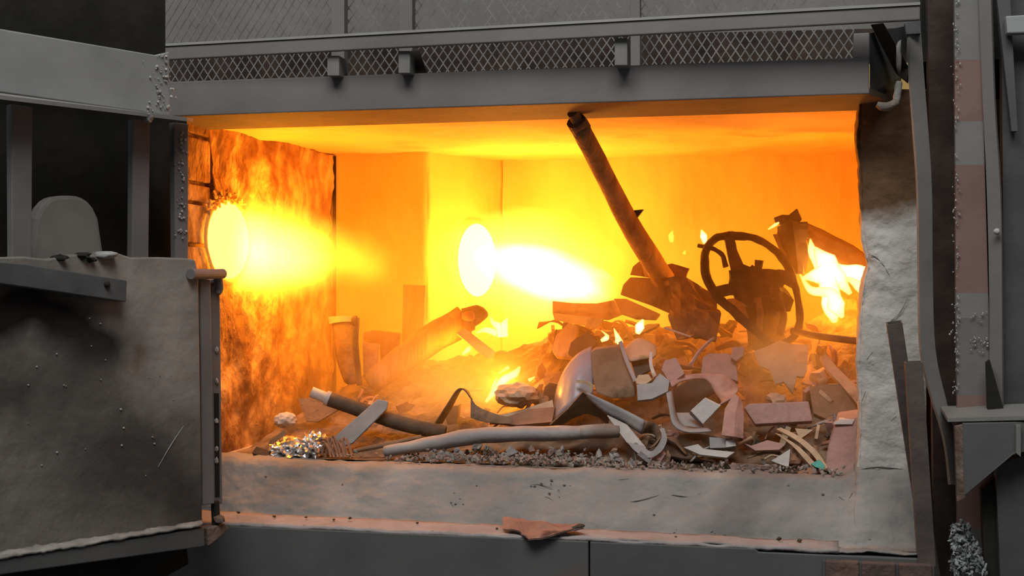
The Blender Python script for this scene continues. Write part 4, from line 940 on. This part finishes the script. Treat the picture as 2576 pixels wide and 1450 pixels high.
# ---- hoop at the right of the middle
hp = empty('steel_hoop', 'grey and pink steel hoop band with a bright folded end', 'hoop', R(1780, 1100, 4.72))
obj('back_band', sheet([[(1684, 960, 4.82), (1690, 975, 4.80)], [(1720, 946, 4.88), (1722, 958, 4.86)], [(1780, 940, 4.92), (1776, 956, 4.90)], [(1830, 948, 4.90), (1800, 990, 4.86)], [(1856, 975, 4.84), (1815, 1015, 4.80)], [(1846, 1000, 4.78), (1790, 1030, 4.74)]], thick=.005, n=5, m=3), M['s_pink'], hp, smooth=True)
obj('bright_end', prism([R(1737, 1034, 4.72), R(1772, 1002, 4.74), R(1812, 1022, 4.74), R(1768, 1068, 4.71)], (.004, .012, .002)), M['s_pale'], hp, bevel=.002, label='bright folded end')
obj('fold_edge', prism([R(1737, 1034, 4.72), R(1768, 1068, 4.71), R(1770, 1078, 4.73), R(1734, 1042, 4.74)], (0, .01, 0)), M['s_grey'], hp)
obj('front_band', sheet([[(1676, 990, 4.78), (1690, 984, 4.80)], [(1684, 1030, 4.72), (1698, 1030, 4.75)], [(1694, 1070, 4.68), (1710, 1062, 4.72)], [(1730, 1088, 4.66), (1734, 1078, 4.70)], [(1790, 1086, 4.68), (1780, 1078, 4.72)]], thick=.005, n=5, m=2), M['s_grey'], hp, smooth=True)
obj('hoop_floor', prism([R(1700, 1040, 4.78), R(1750, 1040, 4.80), R(1762, 1076, 4.74), R(1704, 1070, 4.74)], (0, .02, 0)), M['s_grey'], hp)
plate('dark_cavity_board', 'dark charred board inside the steel hoop', 'board', [(1692, 980), (1730, 958), (1790, 956), (1800, 985), (1760, 1010), (1735, 1045), (1700, 1040)], M['s_black'], Y=4.98, lean=.3, thick=.02)
obj('salmon_strip', sheet([[(1816, 1096, 4.66), (1824, 1030, 4.72), (1848, 990, 4.78)], [(1846, 1100, 4.64), (1850, 1040, 4.70), (1858, 1000, 4.76)], [(1868, 1104, 4.66), (1870, 1050, 4.72), (1866, 1010, 4.78)]], thick=.006, n=4, m=4, lin=True), M['s_pink'], None, label='upright salmon strip right of the steel hoop', cat='strip')
plate('pink_slab', 'large pink slab behind the steel hoop', 'slab', [(1768, 900), (1784, 890), (1830, 890), (1850, 900), (1856, 960), (1820, 945), (1764, 940)], M['s_pink'], Y=5.0, lean=.5, thick=.03)
obj('dark_fin', sheet([[(1734, 920, 5.02), (1742, 912, 5.02)], [(1756, 885, 5.05), (1766, 880, 5.05)], [(1786, 856, 5.08), (1798, 850, 5.08)]], thick=.01, n=4, m=2), M['s_lav'], None, label='narrow grey fin slanting up left of the large pink slab', cat='fin')
plate('small_pink_block', 'small pink block on the right end of the large pink slab', 'block', [(1838, 900), (1842, 874), (1872, 872), (1870, 896), (1852, 910)], M['s_pink'], Y=4.98, lean=.3, thick=.04, bevel=.004)
# ---- boards and bricks at the right
plate('pink_board', 'long pink board lying level at the right front', 'board', [(1872, 1026), (1884, 1016), (2034, 1010), (2044, 1060), (1900, 1068)], M['s_pink'], Y=4.80, lean=.35, thick=.04, bevel=.003)
bq = empty('pink_firebrick', 'large pink firebrick tilted against the right jamb', 'brick', R(2120, 1200, 4.70))
obj('front', prism([R(2072, 1180, 4.66), R(2084, 1120, 4.68), R(2104, 1058, 4.72), R(2172, 1048, 4.70), R(2180, 1190, 4.64), R(2100, 1204, 4.63)], (.01, .12, .02)), M['s_pink'], bq, bevel=.006)
obj('top_flake', prism([R(2098, 1068, 4.70), R(2112, 1056, 4.71), R(2150, 1056, 4.70), R(2144, 1068, 4.69)], (0, .03, .004)), M['s_pale'], bq)
plate('pink_batten', 'pink batten poking up against the lower end of the right jamb', 'batten', [(2096, 1206), (2132, 1172), (2166, 1152), (2168, 1172), (2120, 1206)], M['s_pink'], Y=4.60, lean=.4, thick=.03)
ts = empty('split_strap', 'split brown strap with a teal tip at the right front', 'strap', R(2030, 1190, 4.66))
obj('strap_half', sheet([[(1952, 1082, 4.72), (1964, 1078, 4.73)], [(2000, 1108, 4.69), (2010, 1100, 4.70)], [(2044, 1146, 4.66), (2054, 1136, 4.67)], [(2070, 1186, 4.63), (2082, 1178, 4.64)]], thick=.008, n=4, m=2), M['s_tan'], ts)
obj('strap_half', sheet([[(1950, 1090, 4.72), (1962, 1094, 4.71)], [(1994, 1124, 4.68), (2006, 1122, 4.68)], [(2024, 1156, 4.65), (2036, 1150, 4.65)], [(2046, 1180, 4.63), (2056, 1172, 4.63)]], thick=.008, n=4, m=2), M['s_tan'], ts)
obj('teal_tip', prism([R(2040, 1168, 4.625), R(2062, 1158, 4.63), R(2074, 1172, 4.62), (R(2072, 1182, 4.615)), R(2052, 1176, 4.62)], (0, .015, 0)), mat('teal_plastic', (.04, .26, .20), (.06, .36, .28), .5, 10, .05), ts)
plate('white_shard', 'white triangular shard at the right front', 'shard', [(1940, 1160), (1988, 1130), (1984, 1176), (1960, 1168)], M['s_pale'], Y=4.66, lean=.4)
plate('tan_wedge', 'tan wedge below the right end of the long pink board', 'wedge', [(2000, 1078), (2046, 1082), (2012, 1106)], M['s_tan'], Y=4.74, lean=.4)
plate('pale_curl', 'pale curled offcut under the steel hoop', 'offcut', [(1720, 1126), (1756, 1118), (1770, 1130), (1848, 1138), (1828, 1152), (1760, 1144)], M['s_pale'], Y=4.66, lean=.6)
plate('grey_block', 'grey brown block with a white corner under the salmon strip', 'block', [(1784, 1100), (1850, 1106), (1846, 1126), (1786, 1128)], M['s_grey'], Y=4.68, lean=.3, thick=.05)
plate('white_corner_chip', 'small white chip at the right end of the grey brown block', 'chip', [(1826, 1110), (1846, 1106), (1852, 1122), (1826, 1126)], M['s_pale'], Y=4.665, lean=.3)
plate('red_strip', 'reddish curved strip left of the split strap', 'strip', [(1872, 1116), (1890, 1122), (1930, 1108), (1976, 1118), (1960, 1132), (1900, 1134)], M['s_pink'], Y=4.68, lean=.6)
plate('brown_chip', 'brown flat chip at the right end of the hearth lip', 'chip', [(2002, 1200), (2010, 1186), (2040, 1176), (2048, 1190), (2020, 1206)], M['s_rust'], Y=4.60, lean=.7)
plate('big_brown_board', 'broad brown board leaning behind the pink firebrick', 'board', [(2036, 975), (2060, 968), (2140, 966), (2160, 1050), (2090, 1060), (2046, 1040)], M['s_brown'], Y=4.98, lean=.5, thick=.02)
plate('hot_board', 'broad orange lit board in the smoke right of the large pink slab', 'board', [(1896, 884), (1930, 872), (1962, 856), (1990, 866), (2034, 868), (2030, 930), (2022, 948), (2004, 946), (1994, 990), (1972, 960), (1950, 966), (1936, 930), (1910, 920)], M['s_tan'], Y=5.10, lean=.5, thick=.02)
obj('dark_tray', sheet([[(1640, 1090, 4.84), (1700, 1094, 4.82), (1800, 1100, 4.84)], [(1620, 1150, 4.72), (1700, 1156, 4.70), (1800, 1160, 4.72)]], thick=.01, n=5, m=5, wob=.02), M['s_black'], None, label='black scorched tray under the ribbon loop', cat='tray')

# ---- loose filler scrap buried in the heap, each piece its own thing
rg = random.Random(42)
HUE = {'s_brown': 'brown', 's_tan': 'tan', 's_black': 'blackened', 's_rust': 'rust coloured', 's_pink': 'pinkish', 's_grey': 'grey', 's_pale': 'pale'}
def filler(n, box, kinds, where, group, size=(18, 46)):
    for k in range(n):
        u, v = rg.uniform(box[0], box[2]), rg.uniform(box[1], box[3])
        y = hitY(u, v) - rg.uniform(.0, .03)
        p = R(u, v, y); s = px(rg.uniform(*size), y)
        c = rg.choice(kinds); m = M[c]
        t = rg.random()
        if t < .5:
            word, name = 'flat', 'scrap_plate'
            rot = rrot(rg); n_ = 5 + rg.randrange(3)
            P = []
            for q in range(n_):
                a = 2 * math.pi * q / n_ + rg.uniform(-.3, .3); r_ = s * rg.uniform(.55, 1.1)
                P.append(p + rot @ Vector((math.cos(a) * r_ * 1.3, math.sin(a) * r_ * .8, 0)))
            g = prism(P, rot @ Vector((0, 0, rg.uniform(.006, .02))))
        elif t < .85:
            word, name = 'bent', 'scrap_strip'
            a, b = rg.uniform(0, 6.28), rg.uniform(.3, 1.1) * s
            e1 = Vector((math.cos(a), .4 * math.sin(a * 2), .6 * math.sin(a))) * s * 1.5; w = Vector((rg.uniform(-.5, .5), -.6, rg.uniform(-.5, .5))) * s * .5
            bend = Vector((0, -.2, .7)) * b
            tw = Vector((rg.uniform(-.3, .3), 0, rg.uniform(-.3, .3))) * s
            g = sheet3([[p - e1, p - e1 + w], [p + bend, p + bend + w + tw], [p + e1, p + e1 + w - tw]], thick=.006, n=5, m=2)
        else:
            word, name = 'lumpy', 'scrap_lump'
            g = blob(p, (s * .7, s * .6, s * .5), 2, .8, 2.0, seed=k + 9)
        obj(name, g, m, None, smooth=(word == 'bent'), label='%s %s scrap piece %s' % (word, HUE[c], where), cat='scrap', group=group)
filler(44, (1390, 815, 1720, 1000), ['s_brown', 's_tan', 's_black', 's_rust', 's_tan'], 'wedged among the sheets in the middle of the heap', 'charred scrap in the middle of the heap', (18, 48))
filler(64, (1720, 830, 2150, 1010), ['s_brown', 's_tan', 's_rust', 's_pink', 's_black', 's_tan'], 'in the smoke below the steering wheel', 'scorched scrap below the steering wheel', (18, 52))
filler(48, (1560, 1040, 2150, 1160), ['s_brown', 's_grey', 's_black', 's_rust', 's_pink', 's_tan'], 'near the front foot of the heap at the right', 'dull scrap at the front foot of the heap', (10, 34))
filler(34, (860, 930, 1380, 1070), ['s_brown', 's_tan', 's_rust'], 'in the glow behind the crushed pipe', 'scrap in the glow behind the crushed pipe', (10, 34))
# ---- ash chips along the lip of the hearth
def chips(n, u0, u1, v0, v1, label, group, mats_, size=(4, 13)):
    for k in range(n):
        u = rg.uniform(u0, u1); v = rg.uniform(v0, v1) + (u - 560) * .024
        p = R(u, v, 4.64 - (v - 1170) * .0005); p.z = max(p.z, HZ + .004 + size[1] * .0004)
        s = px(rg.uniform(*size), 4.6)
        obj('ash_chip', blob(p, (s * rg.uniform(.7, 1.3), s * rg.uniform(.5, 1.1), s * rg.uniform(.3, .8)), 1, 1.0, 1.5, seed=k + u, rot=rrot(rg)), M[rg.choice(mats_)], None, label=label, cat='chip', group=group)
M['chip_a'] = mat('ash_chip_pale', (.20, .175, .15), (.34, .315, .28), .95, 20, .5)
M['chip_b'] = mat('ash_chip_brown', (.18, .13, .11), (.30, .21, .18), .95, 20, .5)
chips(130, 1070, 1560, 1108, 1164, 'pale ash chip in the rubble in front of the crushed pipe', 'ash chips in front of the crushed pipe', ['chip_a', 'chip_a', 'chip_b', 's_grey'], (4, 14))
chips(50, 1560, 2060, 1140, 1166, 'dull ash chip in the rubble along the right part of the hearth lip', 'ash chips along the right part of the hearth lip', ['chip_a', 'chip_b', 's_black', 's_grey'])
chips(24, 640, 1070, 1128, 1158, 'small ash chip on the left part of the hearth lip', 'ash chips on the left part of the hearth lip', ['chip_a', 'chip_b', 's_rust'], (3, 8))
for nm, mm, n_, lab in (('rubble_bed', 'chip_a', 420, 'bed of fine pale rubble along the lip of the hearth'), ('cinder_bed', 'chip_b', 320, 'bed of fine brown cinders along the lip of the hearth')):
    g = []
    for k in range(n_):
        u = rg.choice([rg.uniform(1000, 2140), rg.gauss(1320, 150)])
        y = rg.uniform(4.53, 4.72); p = R(u, 1170, y)
        s = px(rg.uniform(2, 7), 4.6)
        p.z = max(HZ, heap_z(p.x, y) - .03) + rg.uniform(0, .012) + (.018 if abs(u - 1320) < 220 else 0) * rg.random()
        g.append(blob(p, (s * rg.uniform(.8, 1.6), s, s * .6), 1, .9, 1.5, seed=k, rot=rrot(rg)))
    obj(nm, join(*g), M[mm], None, kind='stuff', label=lab, cat='rubble')
obj('dry_twigs', join(*[tube([(1850 + rg.uniform(0, 110), 1200 - rg.uniform(0, 30), 4.60), (1850 + rg.uniform(0, 110), 1196 - rg.uniform(0, 30), 4.60)], [2.4, 1.6], sides=5, n=2) for k in range(26)]), M['chip_b'], None, kind='stuff', label='small bundle of dry brown twigs on the right part of the lip', cat='twigs')
# ---- on the dusty ledge
rp = empty('bent_scrap_sheet', 'torn bent reddish sheet lying on the dusty ledge below the sill', 'sheet', R(1370, 1350, 4.2))
obj('torn_sheet', sheet([[(1264, 1306, 4.27), (1264, 1318, 4.23), (1266, 1331, 4.19)], [(1300, 1304, 4.27), (1302, 1320, 4.21), (1308, 1337, 4.15)], [(1330, 1310, 4.26), (1330, 1334, 4.18), (1330, 1362, 4.10)], [(1392, 1318, 4.25), (1392, 1330, 4.18), (1392, 1346, 4.12)], [(1440, 1322, 4.24), (1440, 1329, 4.2), (1440, 1338, 4.16)], [(1468, 1320, 4.21), (1468, 1325, 4.2), (1468, 1330, 4.18)]], thick=.006, n=4, m=3, wob=.010, wscale=16, lin=True), mat('reddish_sheet', (.20, .115, .09), (.30, .19, .155), .7, 10, .2, c3=(.06, .04, .035), scale3=9, lo3=.55, hi3=.65), rp)
obj('curled_tip', tube([(1440, 1330, 4.18), (1458, 1325, 4.18), (1470, 1323, 4.19)], [5, 7, 3], sides=7, wob=.3, wscale=50), M['s_black'], rp)
for k, (u, v, s) in enumerate(((1540, 1356, 7), (1116, 1330, 6), (880, 1304, 5), (690, 1300, 5), (1960, 1356, 7), (2012, 1360, 6), (770, 1302, 4), (1050, 1316, 4), (600, 1290, 5), (840, 1308, 4), (1700, 1352, 4), (1250, 1330, 4))):
    p = R(u, v, 4.24)
    obj('dark_pebble', blob(p, (px(s, 4.2), px(s, 4.2), px(s * .8, 4.2)), 1, .5, seed=k), M['s_black'], None, label='small dark pebble of slag lying on the dusty ledge', cat='pebble', group='slag pebbles on the dusty ledge')

# ---- fires among the scrap
flame('heap_fire', [[(2100, 812, 5.30), (2090, 760, 5.32), (2080, 700, 5.34), (2046, 640, 5.36), (2038, 600, 5.36)], [(2140, 740, 5.34), (2110, 700, 5.34), (2076, 660, 5.34), (2048, 622, 5.34)], [(2186, 700, 5.38), (2140, 690, 5.36), (2080, 690, 5.34), (2020, 700, 5.32)], [(2120, 800, 5.30), (2104, 770, 5.30), (2090, 740, 5.32), (2040, 730, 5.30), (2012, 690, 5.30)], [(2176, 740, 5.36), (2160, 720, 5.36), (2130, 700, 5.34)]],
      [[6, 26, 20, 12, 2], [5, 22, 26, 3], [26, 24, 30, 5], [4, 22, 15, 10, 2], [10, 14, 6]], 'large white-hot fire under the curved panel at the right jamb', 150, (1, .50, .11))
flame('heap_fire', [[(1262, 848, 5.40), (1258, 826, 5.40), (1240, 812, 5.40), (1234, 796, 5.40)], [(1270, 848, 5.40), (1268, 820, 5.40), (1278, 800, 5.40)], [(1250, 838, 5.38), (1222, 830, 5.37), (1198, 838, 5.36)]], [[12, 14, 7, 1.5], [10, 12, 2], [9, 8, 2]], 'forked flame right of the round end of the burnt log', 170, (1, .5, .11))
flame('heap_fire', [[(1222, 1012, 4.92), (1246, 984, 4.94), (1268, 956, 4.96), (1296, 940, 4.98), (1308, 922, 4.98)], [(1240, 992, 4.94), (1246, 964, 4.95), (1250, 948, 4.95)], [(1330, 958, 4.98), (1346, 948, 4.98)], [(1254, 940, 4.98), (1280, 924, 4.98)]], [[4, 9, 12, 9, 2], [8, 6, 1], [6, 1.5], [3, 5]], 'low tongues of flame left of the rounded tan lump', 170, (1, .5, .10))
flame('heap_fire', [[(1560, 864, 5.10), (1552, 846, 5.11), (1544, 826, 5.12)], [(1566, 858, 5.10), (1548, 856, 5.10)], [(1512, 858, 5.12), (1526, 850, 5.12), (1530, 844, 5.12)], [(1530, 846, 5.12), (1512, 832, 5.13)]], [[9, 7, 1.5], [3, 8], [4, 8, 3], [4, 1]], 'pair of small pointed flames in the middle of the heap', 260, (1, .5, .12))
flame('heap_fire', [(1604, 840, 5.10), (1610, 822, 5.11), (1618, 804, 5.12)], [5, 12, 3], 'single small oval flame right of the pair of pointed flames', 260, (1, .5, .12))
flame('heap_fire', [(1774, 612, 5.33), (1770, 594, 5.34), (1764, 578, 5.34)], [5, 9, 1.5], 'small flame on the upper left of the steering wheel rim', 260, (1, .5, .12))
flame('heap_fire', [(1164, 892, 5.26), (1178, 880, 5.26), (1184, 872, 5.26)], [4, 8, 2], 'tiny flame under the short board on the burnt log', 220, (1, .45, .08))
flame('heap_fire', [(1932, 578, 5.40), (1950, 566, 5.40), (1960, 560, 5.40)], [2, 5, 3], 'tiny flame licking the top of the burnt bracket', 220, (1, .5, .12))
flame('spark_flame', [(1690, 610, 5.5), (1688, 594, 5.5), (1692, 580, 5.5)], [5, 8, 2], 'faint wisp of flame between the pole and the steering wheel', 60, (1, .5, .06))
flame('spark_flame', [(1720, 640, 5.5), (1724, 630, 5.5)], [6, 3], 'faint low spark between the pole and the steering wheel', 60, (1, .5, .06))
